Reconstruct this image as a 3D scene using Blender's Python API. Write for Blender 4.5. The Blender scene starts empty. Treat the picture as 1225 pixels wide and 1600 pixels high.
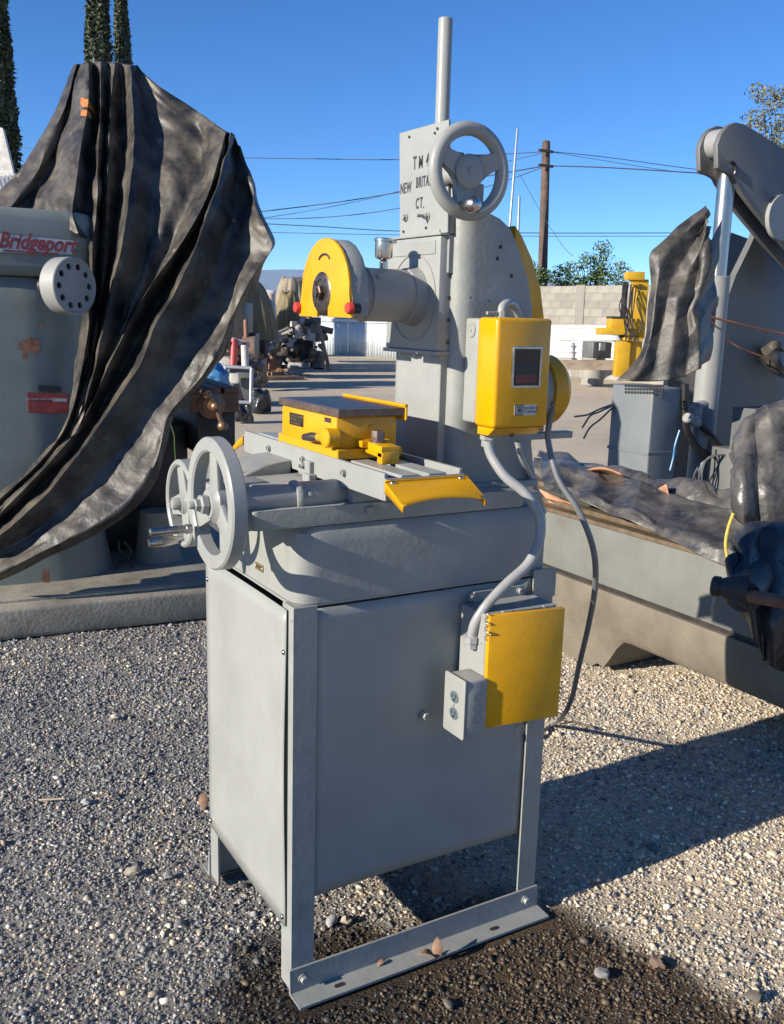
import bpy, bmesh, math, random
import numpy as np
from mathutils import Vector, Matrix
random.seed(7); rng = np.random.default_rng(7)
SC = bpy.context.scene
COL = SC.collection
R_ = math.radians

# ------------------------------------------------------------------ camera
YAW, PITCH, ROLL, FPX = R_(59.395), R_(11.573), R_(-1.573), 1490.0   # photograph is 1225 x 1600
_fw = np.array([math.cos(PITCH)*math.cos(YAW), math.cos(PITCH)*math.sin(YAW), -math.sin(PITCH)])
_rt = np.array([math.sin(YAW), -math.cos(YAW), 0.0]); _dn = np.cross(_fw, _rt)
CR = np.array([math.cos(ROLL)*_rt + math.sin(ROLL)*_dn, -math.sin(ROLL)*_rt + math.cos(ROLL)*_dn, _fw])
CAM = np.array([-0.790, -1.723, 1.5])
def ray(x, y): return CR.T @ np.array([(x-612.5)/FPX, (y-800.0)/FPX, 1.0])
def onX(x, y, v): d = ray(x, y); return Vector(CAM + d*((v-CAM[0])/d[0]))
def onY(x, y, v): d = ray(x, y); return Vector(CAM + d*((v-CAM[1])/d[1]))
def onZ(x, y, v): d = ray(x, y); return Vector(CAM + d*((v-CAM[2])/d[2]))
def at(x, y, depth): return Vector(CAM + ray(x, y)*depth)
cam = bpy.data.cameras.new('camera'); camo = bpy.data.objects.new('camera', cam); COL.objects.link(camo)
cam.sensor_fit = 'VERTICAL'; cam.sensor_height = 32.0; cam.lens = FPX/1600*32.0
cam.clip_start = 0.05; cam.clip_end = 9000
M = Matrix.Identity(4)
for i in range(3):
    M[i][0] = CR[0][i]; M[i][1] = -CR[1][i]; M[i][2] = -CR[2][i]; M[i][3] = CAM[i]
camo.matrix_world = M
SC.camera = camo

# ------------------------------------------------------------------ sky, sun, exposure
SUN_AZ, SUN_EL = R_(0.5), R_(21.5)           # heading of the light over the ground, and height of the sun
world = bpy.data.worlds.new('World'); SC.world = world; world.use_nodes = True
wn = world.node_tree; bg = wn.nodes['Background']
sky = wn.nodes.new('ShaderNodeTexSky'); sky.sky_type = 'NISHITA'; sky.sun_disc = False
sky.sun_elevation = SUN_EL
sdir = (-math.cos(SUN_AZ), -math.sin(SUN_AZ))                     # towards the sun
sky.sun_rotation = math.atan2(sdir[0], sdir[1])
sky.air_density = 1.0; sky.dust_density = 0.0; sky.ozone_density = 3.0; sky.altitude = 3000
hs = wn.nodes.new('ShaderNodeHueSaturation'); hs.inputs['Saturation'].default_value = 1.15
mt = wn.nodes.new('ShaderNodeMix'); mt.data_type = 'RGBA'; mt.blend_type = 'MULTIPLY'; mt.inputs['Factor'].default_value = 1; mt.inputs['B'].default_value = (0.84, 1.04, 1.27, 1)
wn.links.new(sky.outputs[0], hs.inputs['Color']); wn.links.new(hs.outputs[0], mt.inputs['A']); wn.links.new(mt.outputs['Result'], bg.inputs[0]); bg.inputs[1].default_value = 0.087
sl = bpy.data.lights.new('sun', 'SUN'); slo = bpy.data.objects.new('sun', sl); COL.objects.link(slo)
sl.energy = 5.0; sl.angle = R_(0.53); sl.color = (1.0, 0.915, 0.79)
ld = Vector((math.cos(SUN_EL)*math.cos(SUN_AZ), math.cos(SUN_EL)*math.sin(SUN_AZ), -math.sin(SUN_EL)))
slo.rotation_euler = ld.to_track_quat('-Z', 'Y').to_euler(); slo.location = (-20, 0, 12)
SC.view_settings.view_transform = 'Standard'; SC.view_settings.look = 'None'
SC.view_settings.exposure = 0.68; SC.view_settings.gamma = 1.0; SC.view_settings.use_curve_mapping = False

# ------------------------------------------------------------------ materials
MATS = {}
def mat(name, col, rough=0.5, metal=0.0, var=0.12, vscale=6.0, bump=0.0, bscale=80.0, col2=None, spots=0.0, spotscale=25.0, spotcol=(0.2, 0.08, 0.03), coat=0.0, bump2=0.0, b2scale=8.0, rvar=0.1, lo=0.35, hi=0.7, obj_rand=0.0, crumple=0.0, spec=0.5):
    m = bpy.data.materials.new(name); m.use_nodes = True; MATS[name] = m
    nt = m.node_tree; N = nt.nodes; L = nt.links; b = N['Principled BSDF']
    tc = N.new('ShaderNodeTexCoord')
    n1 = N.new('ShaderNodeTexNoise'); n1.inputs['Scale'].default_value = vscale; n1.inputs['Detail'].default_value = 6; n1.inputs['Roughness'].default_value = 0.65
    L.new(tc.outputs['Object'], n1.inputs['Vector'])
    mp = N.new('ShaderNodeMapRange'); mp.inputs[1].default_value = lo; mp.inputs[2].default_value = hi
    L.new(n1.outputs['Fac'], mp.inputs[0])
    mx = N.new('ShaderNodeMix'); mx.data_type = 'RGBA'
    c = Vector(col)
    if col2 is None: ca, cb = c*(1-var), c*(1+var)
    else: ca, cb = c, Vector(col2)
    mx.inputs['A'].default_value = (*[min(1, v) for v in ca], 1); mx.inputs['B'].default_value = (*[min(1, v) for v in cb], 1)
    L.new(mp.outputs[0], mx.inputs['Factor'])
    out = mx.outputs['Result']
    if spots > 0:
        n2 = N.new('ShaderNodeTexNoise'); n2.inputs['Scale'].default_value = spotscale; n2.inputs['Detail'].default_value = 4
        L.new(tc.outputs['Object'], n2.inputs['Vector'])
        m2 = N.new('ShaderNodeMapRange'); m2.inputs[1].default_value = 0.72-spots*0.3; m2.inputs[2].default_value = 0.80-spots*0.3
        L.new(n2.outputs['Fac'], m2.inputs[0])
        mx2 = N.new('ShaderNodeMix'); mx2.data_type = 'RGBA'; mx2.inputs['B'].default_value = (*spotcol, 1)
        L.new(out, mx2.inputs['A']); L.new(m2.outputs[0], mx2.inputs['Factor']); out = mx2.outputs['Result']
    if obj_rand > 0:
        oi = N.new('ShaderNodeObjectInfo'); mr = N.new('ShaderNodeMapRange')
        mr.inputs[3].default_value = 1-obj_rand; mr.inputs[4].default_value = 1+obj_rand
        L.new(oi.outputs['Random'], mr.inputs[0])
        hs = N.new('ShaderNodeHueSaturation'); L.new(mr.outputs[0], hs.inputs['Value']); L.new(out, hs.inputs['Color']); out = hs.outputs[0]
    L.new(out, b.inputs['Base Color'])
    mr2 = N.new('ShaderNodeMapRange'); mr2.inputs[3].default_value = max(0.03, rough-rvar); mr2.inputs[4].default_value = min(1, rough+rvar)
    L.new(n1.outputs['Fac'], mr2.inputs[0]); L.new(mr2.outputs[0], b.inputs['Roughness'])
    b.inputs['Metallic'].default_value = metal; b.inputs['Specular IOR Level'].default_value = spec
    if coat: b.inputs['Coat Weight'].default_value = coat; b.inputs['Coat Roughness'].default_value = 0.12
    prev = None
    for s, sc in ((bump, bscale), (bump2, b2scale)):
        if s > 0:
            n3 = N.new('ShaderNodeTexNoise'); n3.inputs['Scale'].default_value = sc; n3.inputs['Detail'].default_value = 5
            L.new(tc.outputs['Object'], n3.inputs['Vector'])
            bp = N.new('ShaderNodeBump'); bp.inputs['Strength'].default_value = min(1.0, s); bp.inputs['Distance'].default_value = 0.35/sc
            L.new(n3.outputs['Fac'], bp.inputs['Height'])
            if prev: L.new(prev.outputs[0], bp.inputs['Normal'])
            prev = bp
    if crumple > 0:
        for sc, ds in ((9.0, 0.022), (27.0, 0.007)):
            nz = N.new('ShaderNodeTexNoise'); nz.inputs['Scale'].default_value = sc*0.5; nz.inputs['Detail'].default_value = 2; L.new(tc.outputs['Object'], nz.inputs['Vector'])
            va = N.new('ShaderNodeVectorMath'); va.operation = 'MULTIPLY_ADD'; va.inputs[1].default_value = (0.12, 0.12, 0.12); L.new(nz.outputs['Color'], va.inputs[0]); L.new(tc.outputs['Object'], va.inputs[2])
            vo = N.new('ShaderNodeTexVoronoi'); vo.inputs['Scale'].default_value = sc; L.new(va.outputs[0], vo.inputs['Vector'])
            bp = N.new('ShaderNodeBump'); bp.inputs['Strength'].default_value = crumple; bp.inputs['Distance'].default_value = ds; L.new(vo.outputs['Distance'], bp.inputs['Height'])
            if prev: L.new(prev.outputs[0], bp.inputs['Normal'])
            prev = bp
    if prev: L.new(prev.outputs[0], b.inputs['Normal'])
    return m
grey = mat('grey_paint', (0.282, 0.290, 0.272), 0.40, var=0.07, vscale=9, spec=0.32, spots=0.015, spotscale=45, spotcol=(0.13, 0.12, 0.10), bump=0.10, bscale=120, bump2=0.05, b2scale=14, rvar=0.08)
grey_rough = mat('grey_cast_paint', (0.272, 0.28, 0.262), 0.44, var=0.09, vscale=12, spec=0.32, bump=0.17, bscale=90, bump2=0.07, b2scale=25, spots=0.02, spotscale=38, spotcol=(0.12, 0.11, 0.095))
grey_dirty = mat('grey_panel_paint', (0.292, 0.299, 0.278), 0.36, var=0.08, spec=0.3, vscale=5, bump=0.05, bscale=90, bump2=0.05, b2scale=3.0, spots=0.03, spotscale=6, spotcol=(0.30, 0.29, 0.24))
yellow = mat('yellow_paint', (0.62, 0.305, 0.002), 0.34, var=0.09, vscale=14, spots=0.02, spotscale=40, spotcol=(0.22, 0.12, 0.02), bump=0.12, bscale=90)
yellow_gloss = mat('yellow_enamel', (0.62, 0.305, 0.002), 0.22, var=0.05, vscale=9, bump=0.06, bscale=60)
steel = mat('bare_steel', (0.42, 0.40, 0.38), 0.28, metal=1.0, var=0.25, vscale=30, bump=0.05, bscale=200)
chrome = mat('chrome_rod', (0.42, 0.40, 0.38), 0.3, metal=1.0, var=0.1, vscale=12)
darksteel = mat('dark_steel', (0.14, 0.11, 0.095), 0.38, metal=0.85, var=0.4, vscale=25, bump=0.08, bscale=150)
chuck_brown = mat('chuck_plate_edge', (0.16, 0.115, 0.095), 0.34, metal=0.5, var=0.35, vscale=40, bump=0.1, bscale=120)
chuck_top_m = mat('chuck_ground_face', (0.20, 0.185, 0.18), 0.30, metal=0.8, var=0.3, vscale=50)
brass = mat('brass_plate', (0.55, 0.42, 0.22), 0.35, metal=0.9, var=0.2, vscale=60)
nickel = mat('nickel_cup', (0.55, 0.50, 0.43), 0.25, metal=1.0, var=0.15, vscale=30)
black = mat('black_plastic', (0.012, 0.013, 0.015), 0.35, var=0.2)
blackrub = mat('black_rubber', (0.016, 0.016, 0.017), 0.6, var=0.3, vscale=20)
darkhole = mat('dark_recess', (0.02, 0.02, 0.022), 0.8, var=0.2)
redp = mat('red_plastic', (0.55, 0.045, 0.035), 0.35, var=0.1)
redplate = mat('red_plate', (0.19, 0.03, 0.03), 0.5, var=0.35, vscale=30)
whitep = mat('white_paint', (0.72, 0.72, 0.69), 0.5, var=0.06)
receptacle_m = mat('receptacle_grey', (0.10, 0.13, 0.15), 0.4, var=0.1)
glassm = mat('starter_window', (0.012, 0.014, 0.018), 0.12, var=0.2)
ink = mat('dark_ink', (0.03, 0.03, 0.035), 0.6)
cable_cord = mat('grey_cord', (0.15, 0.155, 0.16), 0.4, var=0.1, vscale=30)
cable_grey = mat('grey_cable', (0.30, 0.305, 0.30), 0.35, var=0.06, vscale=30, bump=0.1, bscale=60)
cable_dark = mat('dark_cable', (0.11, 0.115, 0.125), 0.45, var=0.1)
tarp = mat('black_tarp', (0.018, 0.0175, 0.018), 0.50, var=0.2, vscale=6.0, col2=(0.15, 0.127, 0.095), bump=0.12, bscale=60, bump2=0.08, b2scale=14, lo=0.38, hi=0.80, rvar=0.14, crumple=0.16, spots=0.12, spotscale=14, spotcol=(0.20, 0.165, 0.12))
tarp_shiny = mat('plastic_sheet', (0.022, 0.023, 0.026), 0.40, vscale=6, col2=(0.20, 0.18, 0.15), bump=0.12, bscale=30, bump2=0.15, b2scale=13, lo=0.36, hi=0.80, rvar=0.2, crumple=0.22)
tarp_blue = mat('dark_blue_tarp', (0.012, 0.014, 0.020), 0.30, vscale=8, col2=(0.05, 0.05, 0.05), crumple=0.3, bump=0.1, bscale=25, bump2=0.12, b2scale=9)
orange_stain = mat('orange_stain', (0.45, 0.15, 0.03), 0.6, var=0.35, vscale=30)
tantarp = mat('tan_tarp', (0.26, 0.215, 0.15), 0.7, var=0.25, vscale=3, bump=0.3, bscale=12)
oliveT = mat('olive_tarp', (0.13, 0.11, 0.07), 0.7, var=0.3, vscale=3, col2=(0.22, 0.17, 0.06))
mill_green = mat('mill_grey_green', (0.185, 0.21, 0.195), 0.42, var=0.12, vscale=4, bump=0.08, bscale=60, spots=0.05, spotscale=5, spotcol=(0.13, 0.10, 0.07))
mill_base_m = mat('mill_base_cast', (0.27, 0.245, 0.195), 0.7, var=0.3, vscale=5, bump=0.35, bscale=60, spots=0.14, spotscale=9, spotcol=(0.13, 0.10, 0.075))
mill_dark = mat('greasy_iron', (0.035, 0.03, 0.027), 0.5, var=0.4, vscale=10, bump=0.25, bscale=40)
rust = mat('rusty_iron', (0.13, 0.06, 0.035), 0.65, var=0.45, vscale=18, bump=0.35, bscale=70, col2=(0.25, 0.13, 0.07))
rust_knob = mat('rusty_ball_steel', (0.26, 0.16, 0.10), 0.42, metal=0.6, var=0.3, vscale=25, bump=0.15, bscale=60)
bed_grey = mat('bed_beige_paint', (0.15, 0.152, 0.132), 0.6, var=0.12, vscale=5, bump=0.15, bscale=45, spots=0.06, spotscale=7, spotcol=(0.14, 0.12, 0.09))
bed_low = mat('bed_dusty_casting', (0.165, 0.142, 0.106), 0.75, var=0.18, vscale=6, bump=0.4, bscale=60, spots=0.1, spotscale=9, spotcol=(0.14, 0.11, 0.075))
bed_way = mat('bed_way_steel', (0.20, 0.15, 0.10), 0.45, metal=0.4, var=0.3, vscale=20)
press_grey = mat('press_grey', (0.118, 0.121, 0.119), 0.5, var=0.14, vscale=4, bump=0.08, bscale=50)
press_light = mat('press_light_grey', (0.27, 0.272, 0.26), 0.48, var=0.08, vscale=6, bump=0.06, bscale=50)
cab_blue = mat('cabinet_blue_grey', (0.155, 0.170, 0.175), 0.45, var=0.07, vscale=5)
copper = mat('orange_scrap_sheet', (0.48, 0.24, 0.14), 0.55, var=0.2, vscale=12)
rope_y = mat('yellow_rope', (0.55, 0.42, 0.08), 0.8, var=0.2, vscale=60)
rope_o = mat('orange_string', (0.55, 0.20, 0.09), 0.8, var=0.1)
blockm = mat('cinder_block', (0.27, 0.25, 0.215), 0.9, var=0.14, vscale=3, bump=0.3, bscale=30, obj_rand=0.16)
mortar = mat('mortar', (0.25, 0.23, 0.198), 0.95, var=0.1, vscale=3, bump=0.3, bscale=20)
fence_m = mat('fence_sheet', (0.52, 0.57, 0.60), 0.45, var=0.06, vscale=1)
sheet_white = mat('white_sheet', (0.80, 0.79, 0.76), 0.45, var=0.05, vscale=2)
drill_yellow = mat('drill_yellow', (0.50, 0.29, 0.01), 0.5, var=0.15, vscale=3)
wood = mat('weathered_wood', (0.25, 0.20, 0.15), 0.85, var=0.3, vscale=4, bump=0.3, bscale=15)
polewood = mat('pole_wood', (0.115, 0.075, 0.055), 0.85, var=0.35, vscale=2.5, bump=0.4, bscale=8)
concrete = mat('grey_concrete', (0.30, 0.285, 0.255), 0.85, var=0.15, vscale=3, bump=0.2, bscale=20)
wire_m = mat('power_wire', (0.05, 0.06, 0.08), 0.6)
galv = mat('galvanised', (0.42, 0.45, 0.47), 0.45, metal=0.6, var=0.1)
leafdry = mat('dry_leaf', (0.32, 0.19, 0.12), 0.75, var=0.3, vscale=30)
stick_m = mat('dry_stick', (0.55, 0.43, 0.27), 0.8, var=0.2, vscale=30)
blue_p = mat('blue_plastic', (0.05, 0.20, 0.42), 0.4, var=0.3, vscale=6)
white_mach = mat('white_machine', (0.58, 0.56, 0.52), 0.5, var=0.3, vscale=7, col2=(0.35, 0.32, 0.28))
brown_mach = mat('brown_machine', (0.12, 0.085, 0.06), 0.6, var=0.5, vscale=8, col2=(0.24, 0.18, 0.13))
red_mach = mat('red_machine', (0.40, 0.05, 0.05), 0.45, var=0.2, vscale=5)

def leafmat(name, c1, c2, vs):
    m = mat(name, c1, 0.6, col2=c2, vscale=vs, lo=0.3, hi=0.7)
    b = m.node_tree.nodes['Principled BSDF']
    b.inputs['Subsurface Weight'].default_value = 0.0
    return m
cyp = leafmat('cypress_leaf', (0.030, 0.045, 0.022), (0.085, 0.105, 0.050), 2.0)
greenleaf = leafmat('green_leaf', (0.055, 0.10, 0.025), (0.13, 0.20, 0.06), 3.0)
oliveleaf = leafmat('olive_leaf', (0.11, 0.12, 0.065), (0.22, 0.20, 0.11), 4.0)
bark = mat('bark', (0.12, 0.09, 0.065), 0.9, var=0.3, vscale=10, bump=0.4, bscale=30)

# ------------------------------------------------------------------ mesh helpers
def finish(name, bm, material, parent=None, smooth=35, kind=None):
    me = bpy.data.meshes.new(name)
    bmesh.ops.recalc_face_normals(bm, faces=bm.faces[:])
    root = parent
    off = Vector((0, 0, 0))
    while root is not None:
        off += Vector(root.location); root = root.parent
    o = bpy.data.objects.new(name, me)
    if parent is None and len(bm.verts):
        zs = [v.co.z for v in bm.verts]; xs = [v.co.x for v in bm.verts]; ys = [v.co.y for v in bm.verts]
        o.location = ((min(xs)+max(xs))/2, (min(ys)+max(ys))/2, min(zs)); off = Vector(o.location)
    bmesh.ops.translate(bm, verts=bm.verts[:], vec=-off)
    bm.to_mesh(me); bm.free()
    me.materials.append(material)
    if smooth:
        me.polygons.foreach_set('use_smooth', [True]*len(me.polygons)); me.set_sharp_from_angle(angle=R_(smooth))
    COL.objects.link(o)
    if parent is not None: o.parent = parent
    if kind: o['kind'] = kind
    return o
def tag(o, label, cat, group=None):
    o['label'] = label; o['category'] = cat
    if group: o['group'] = group
    return o
def thing(name, loc, label, cat, group=None):
    o = bpy.data.objects.new(name, None); COL.objects.link(o); o.location = loc; o.empty_display_size = 0.1
    return tag(o, label, cat, group)
def new(): return bmesh.new()
def box(bm, x0, x1, y0, y1, z0, z1, bev=0.0, seg=2, mtx=None):
    r = bmesh.ops.create_cube(bm, size=1.0); vs = r['verts']
    for v in vs:
        v.co = Vector(((x0+x1)/2+v.co.x*(x1-x0), (y0+y1)/2+v.co.y*(y1-y0), (z0+z1)/2+v.co.z*(z1-z0)))
    if bev > 0:
        es = list({e for v in vs for e in v.link_edges})
        r2 = bmesh.ops.bevel(bm, geom=es, offset=bev, segments=seg, profile=0.5, affect='EDGES'); vs = list({v for f in r2['faces'] for v in f.verts} | {v for v in vs if v.is_valid})
    if mtx is not None: bmesh.ops.transform(bm, matrix=mtx, verts=vs)
    return vs
def frame_of(d):
    d = Vector(d).normalized(); a = Vector((0, 0, 1)) if abs(d.z) < 0.9 else Vector((1, 0, 0))
    u = d.cross(a).normalized(); w = d.cross(u).normalized(); return d, u, w
def lathe(bm, org, axis, prof, seg=28, cap=True, phase=0.0):
    org = Vector(org); d, u, w = frame_of(axis); rings = []
    for r, h in prof:
        ring = []
        for k in range(seg):
            a = 2*math.pi*k/seg+phase
            ring.append(bm.verts.new(org+d*h+(u*math.cos(a)+w*math.sin(a))*max(r, 1e-5)))
        rings.append(ring)
    for i in range(len(rings)-1):
        for k in range(seg):
            bm.faces.new((rings[i][k], rings[i][(k+1) % seg], rings[i+1][(k+1) % seg], rings[i+1][k]))
    if cap:
        bm.faces.new(rings[0]); bm.faces.new(rings[-1])
    return rings
def torus_like(bm, org, axis, prof, seg=40):
    org = Vector(org); d, u, w = frame_of(axis); rings = []
    for k in range(seg):
        a = 2*math.pi*k/seg; dirv = u*math.cos(a)+w*math.sin(a)
        rings.append([bm.verts.new(org+dirv*r+d*h) for r, h in prof])
    n = len(prof)
    for k in range(seg):
        for i in range(n):
            bm.faces.new((rings[k][i], rings[(k+1) % seg][i], rings[(k+1) % seg][(i+1) % n], rings[k][(i+1) % n]))
def cyl(bm, p0, p1, r0, r1=None, seg=20, cap=True):
    p0 = Vector(p0); p1 = Vector(p1); r1 = r0 if r1 is None else r1
    return lathe(bm, p0, p1-p0, [(r0, 0), (r1, (p1-p0).length)], seg, cap)
def catmull(pts, n):
    P = [np.array(p, float) for p in pts]
    if len(P) == 2: return [P[0]+(P[1]-P[0])*k/(n-1) for k in range(n)]
    P = [2*P[0]-P[1]]+P+[2*P[-1]-P[-2]]
    seglen = [np.linalg.norm(P[i+1]-P[i]) for i in range(1, len(P)-2)]
    cum = np.concatenate([[0], np.cumsum(seglen)]); out = []
    for k in range(n):
        s = cum[-1]*k/(n-1); i = min(int(np.searchsorted(cum, s, side='right'))-1, len(seglen)-1); i = max(i, 0)
        t = (s-cum[i])/max(seglen[i], 1e-9); a, b, c, d = P[i], P[i+1], P[i+2], P[i+3]
        out.append(0.5*((2*b)+(-a+c)*t+(2*a-5*b+4*c-d)*t*t+(-a+3*b-3*c+d)*t**3))
    return out
def sweep(bm, pts, r, seg=10, n=None, cap=True):
    n = n or max(8, len(pts)*6)
    C = [Vector(p) for p in catmull(pts, n)]; rings = []; u = None
    for i, p in enumerate(C):
        d = (C[min(i+1, n-1)]-C[max(i-1, 0)]).normalized()
        if u is None: _, u, w = frame_of(d)
        u = (u-d*u.dot(d)).normalized(); w = d.cross(u)
        rr = r(i/(n-1)) if callable(r) else r
        rings.append([bm.verts.new(p+(u*math.cos(2*math.pi*k/seg)+w*math.sin(2*math.pi*k/seg))*rr) for k in range(seg)])
    for i in range(n-1):
        for k in range(seg):
            bm.faces.new((rings[i][k], rings[i][(k+1) % seg], rings[i+1][(k+1) % seg], rings[i+1][k]))
    if cap: bm.faces.new(rings[0]); bm.faces.new(rings[-1])
def prism(bm, poly, vec, bev=0.0, seg=2):
    """poly: list of 3D points, extruded by vec"""
    vec = Vector(vec); a = [bm.verts.new(Vector(p)) for p in poly]; b = [bm.verts.new(Vector(p)+vec) for p in poly]
    n = len(poly); fa = bm.faces.new(a); fb = bm.faces.new(list(reversed(b)))
    for i in range(n): bm.faces.new((a[i], b[i], b[(i+1) % n], a[(i+1) % n]))
    if bev > 0:
        es = list(fa.edges)+list(fb.edges)
        bmesh.ops.bevel(bm, geom=es, offset=bev, segments=seg, profile=0.5, affect='EDGES')
def roundpoly(pts, rad, seg=5):
    """2D polygon with rounded corners; rad scalar or list"""
    out = []; n = len(pts)
    for i in range(n):
        r = rad[i] if isinstance(rad, (list, tuple)) else rad
        p = Vector(pts[i]); a = Vector(pts[i-1]); b = Vector(pts[(i+1) % n])
        if r <= 0: out.append(tuple(p)); continue
        d1 = (a-p); d2 = (b-p); l1, l2 = d1.length, d2.length; d1 /= l1; d2 /= l2
        ang = d1.angle(d2); t = min(r/math.tan(ang/2), l1*0.49, l2*0.49)
        s = p+d1*t; e = p+d2*t
        for k in range(seg+1):
            q = k/seg; out.append(tuple((s*(1-q)+p*q)*(1-q)+(p*(1-q)+e*q)*q))
    return out
def hexbolt(bm, org, axis, r=0.008, h=0.006, washer=True):
    d = Vector(axis).normalized()
    if washer: lathe(bm, Vector(org), d, [(r*1.35, 0), (r*1.35, h*0.3)], 16)
    lathe(bm, Vector(org)+d*h*0.3*washer, d, [(r, 0), (r, h*0.8), (r*0.85, h)], 6)
def dome(bm, org, axis, r=0.008, h=0.005):
    lathe(bm, org, axis, [(r, 0), (r*0.92, h*0.45), (r*0.6, h*0.85), (r*0.15, h)], 14)
def text_mesh(name, s, size, origin, xdir, ydir, material, parent, depth=0.001, shear=0.0, spacing=1.0, align='CENTER', xs=1.0, bold=0.0):
    cu = bpy.data.curves.new(name, 'FONT'); cu.body = s; cu.size = size; cu.extrude = depth; cu.shear = shear; cu.offset = bold
    cu.align_x = align; cu.align_y = 'CENTER'; cu.space_character = spacing; cu.resolution_u = 3
    to = bpy.data.objects.new(name+'_tmp', cu); COL.objects.link(to)
    dg = bpy.context.evaluated_depsgraph_get(); me = bpy.data.meshes.new_from_object(to.evaluated_get(dg))
    bpy.data.objects.remove(to)
    x = Vector(xdir).normalized(); y = Vector(ydir); y = (y-x*y.dot(x)).normalized(); z = x.cross(y)
    Mx = Matrix((x, y, z)).transposed().to_4x4(); Mx.translation = Vector(origin)
    bm = new(); bm.from_mesh(me); bpy.data.meshes.remove(me)
    bmesh.ops.scale(bm, vec=(xs, 1, 1), verts=bm.verts[:])
    bmesh.ops.transform(bm, matrix=Mx, verts=bm.verts[:])
    return finish(name, bm, material, parent, smooth=0)
def holed_plate(name, outline, holes, thick, M4, material, parent, bevel=0.0):
    """filled 2D outline with holes, thickness along local +z and -z"""
    cu = bpy.data.curves.new(name, 'CURVE'); cu.dimensions = '2D'; cu.fill_mode = 'BOTH'; cu.extrude = thick/2; cu.bevel_depth = bevel
    for poly in [outline]+holes:
        sp = cu.splines.new('POLY'); sp.points.add(len(poly)-1); sp.use_cyclic_u = True
        for i, p in enumerate(poly): sp.points[i].co = (p[0], p[1], 0, 1)
    to = bpy.data.objects.new(name+'_tmp', cu); COL.objects.link(to)
    dg = bpy.context.evaluated_depsgraph_get(); me = bpy.data.meshes.new_from_object(to.evaluated_get(dg)); bpy.data.objects.remove(to)
    bm = new(); bm.from_mesh(me); bpy.data.meshes.remove(me)
    bmesh.ops.remove_doubles(bm, verts=bm.verts[:], dist=1e-5)
    bmesh.ops.transform(bm, matrix=M4, verts=bm.verts[:])
    return finish(name, bm, material, parent, smooth=30)
def circ(cx, cy, r, n=20, r2=None): return [(cx+r*math.cos(2*math.pi*k/n), cy+(r2 or r)*math.sin(2*math.pi*k/n)) for k in range(n)]
def axes(org, x, y):
    x = Vector(x).normalized(); y = Vector(y); y = (y-x*y.dot(x)).normalized(); z = x.cross(y)
    m = Matrix((x, y, z)).transposed().to_4x4(); m.translation = Vector(org); return m

# value noise for shapes and masks
def _hash(i, j, k=0):
    n = (np.asarray(i, np.int64)*374761393+np.asarray(j, np.int64)*668265263+np.asarray(k, np.int64)*2147483647) & 0xffffffff
    n = ((n ^ (n >> 13))*1274126177) & 0xffffffff
    return ((n ^ (n >> 16)) & 0xffff)/65535.0
def vnoise(x, y, k=0):
    x = np.asarray(x, float); y = np.asarray(y, float); i = np.floor(x).astype(np.int64); j = np.floor(y).astype(np.int64)
    fx = x-i; fy = y-j; fx = fx*fx*(3-2*fx); fy = fy*fy*(3-2*fy)
    a = _hash(i, j, k); b = _hash(i+1, j, k); c = _hash(i, j+1, k); d = _hash(i+1, j+1, k)
    return (a*(1-fx)+b*fx)*(1-fy)+(c*(1-fx)+d*fx)*fy
def fbm(x, y, k=0, oct=4):
    s = 0; a = 0.5
    for o in range(oct): s = s+a*vnoise(np.asarray(x)*2**o, np.asarray(y)*2**o, k+o); a *= 0.5
    return s

# ================================================================== GROUND
def ell(x, y, cx, cy, rx, ry, a=0.0):
    ca, sa = math.cos(a), math.sin(a); dx, dy = x-cx, y-cy
    return np.sqrt(((dx*ca+dy*sa)/rx)**2+((-dx*sa+dy*ca)/ry)**2)
def _seg(p): q = onZ(p[0], p[1], 0.0); return (q.x, q.y)
WET_EDGE = [_seg(p) for p in ((300, 1640), (345, 1530), (430, 1455), (520, 1452), (640, 1440), (780, 1400), (880, 1425), (960, 1480), (1060, 1515), (1140, 1560), (1240, 1580), (1420, 1640))]
WET_POLY = WET_EDGE+[_seg((1420, 2300)), _seg((300, 2300))]
def inpoly(x, y, poly):
    c = np.zeros(np.shape(x), bool); n = len(poly)
    for i in range(n):
        x0, y0 = poly[i]; x1, y1 = poly[(i+1) % n]
        cond = ((y0 > y) != (y1 > y)) & (x < (x1-x0)*(y-y0)/((y1-y0) if y1 != y0 else 1e-9)+x0)
        c ^= cond
    return c
def wet_at(x, y):
    x = np.asarray(x, float); y = np.asarray(y, float); s = 0
    for k, (jx, jy) in enumerate(((0, 0), (.035, .02), (-.03, .03), (.02, -.035), (-.035, -.02))):
        nx = x+jx+(fbm(x*9, y*9, 3)-0.47)*0.22; ny = y+jy+(fbm(x*9, y*9, 9)-0.47)*0.22
        s = s+inpoly(nx, ny, WET_POLY)*0.2
    return s
def tan_at(x, y):            # bare tan dirt: right side and worn patches
    x = np.asarray(x, float); y = np.asarray(y, float)
    k = np.clip((x-0.45*y+0.15)/0.75, 0, 1); t = 0.02+0.98*k
    t = t+(fbm(x*2.3, y*2.3, 21)-0.47)*(1.0+0.3*k)
    return np.clip(t, 0, 1)
def axis_coords(a, b, step, far):
    c = list(np.arange(a, b+1e-6, step)); s = step
    lo, hi = a, b; left, right = [], []
    while hi < far: s *= 1.28; hi += s; right.append(hi)
    s = step
    while lo > -far: s *= 1.28; lo -= s; left.append(lo)
    return np.array(left[::-1]+c+right)
gx = axis_coords(-1.4, 4.6, 0.03, 1500); gy = axis_coords(-2.0, 5.2, 0.03, 1500)
GX, GY = np.meshgrid(gx, gy, indexing='ij')
near = np.exp(-((np.maximum(np.abs(GX-1.5)-3.2, 0))**2+(np.maximum(np.abs(GY-1.5)-3.6, 0))**2))
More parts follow.
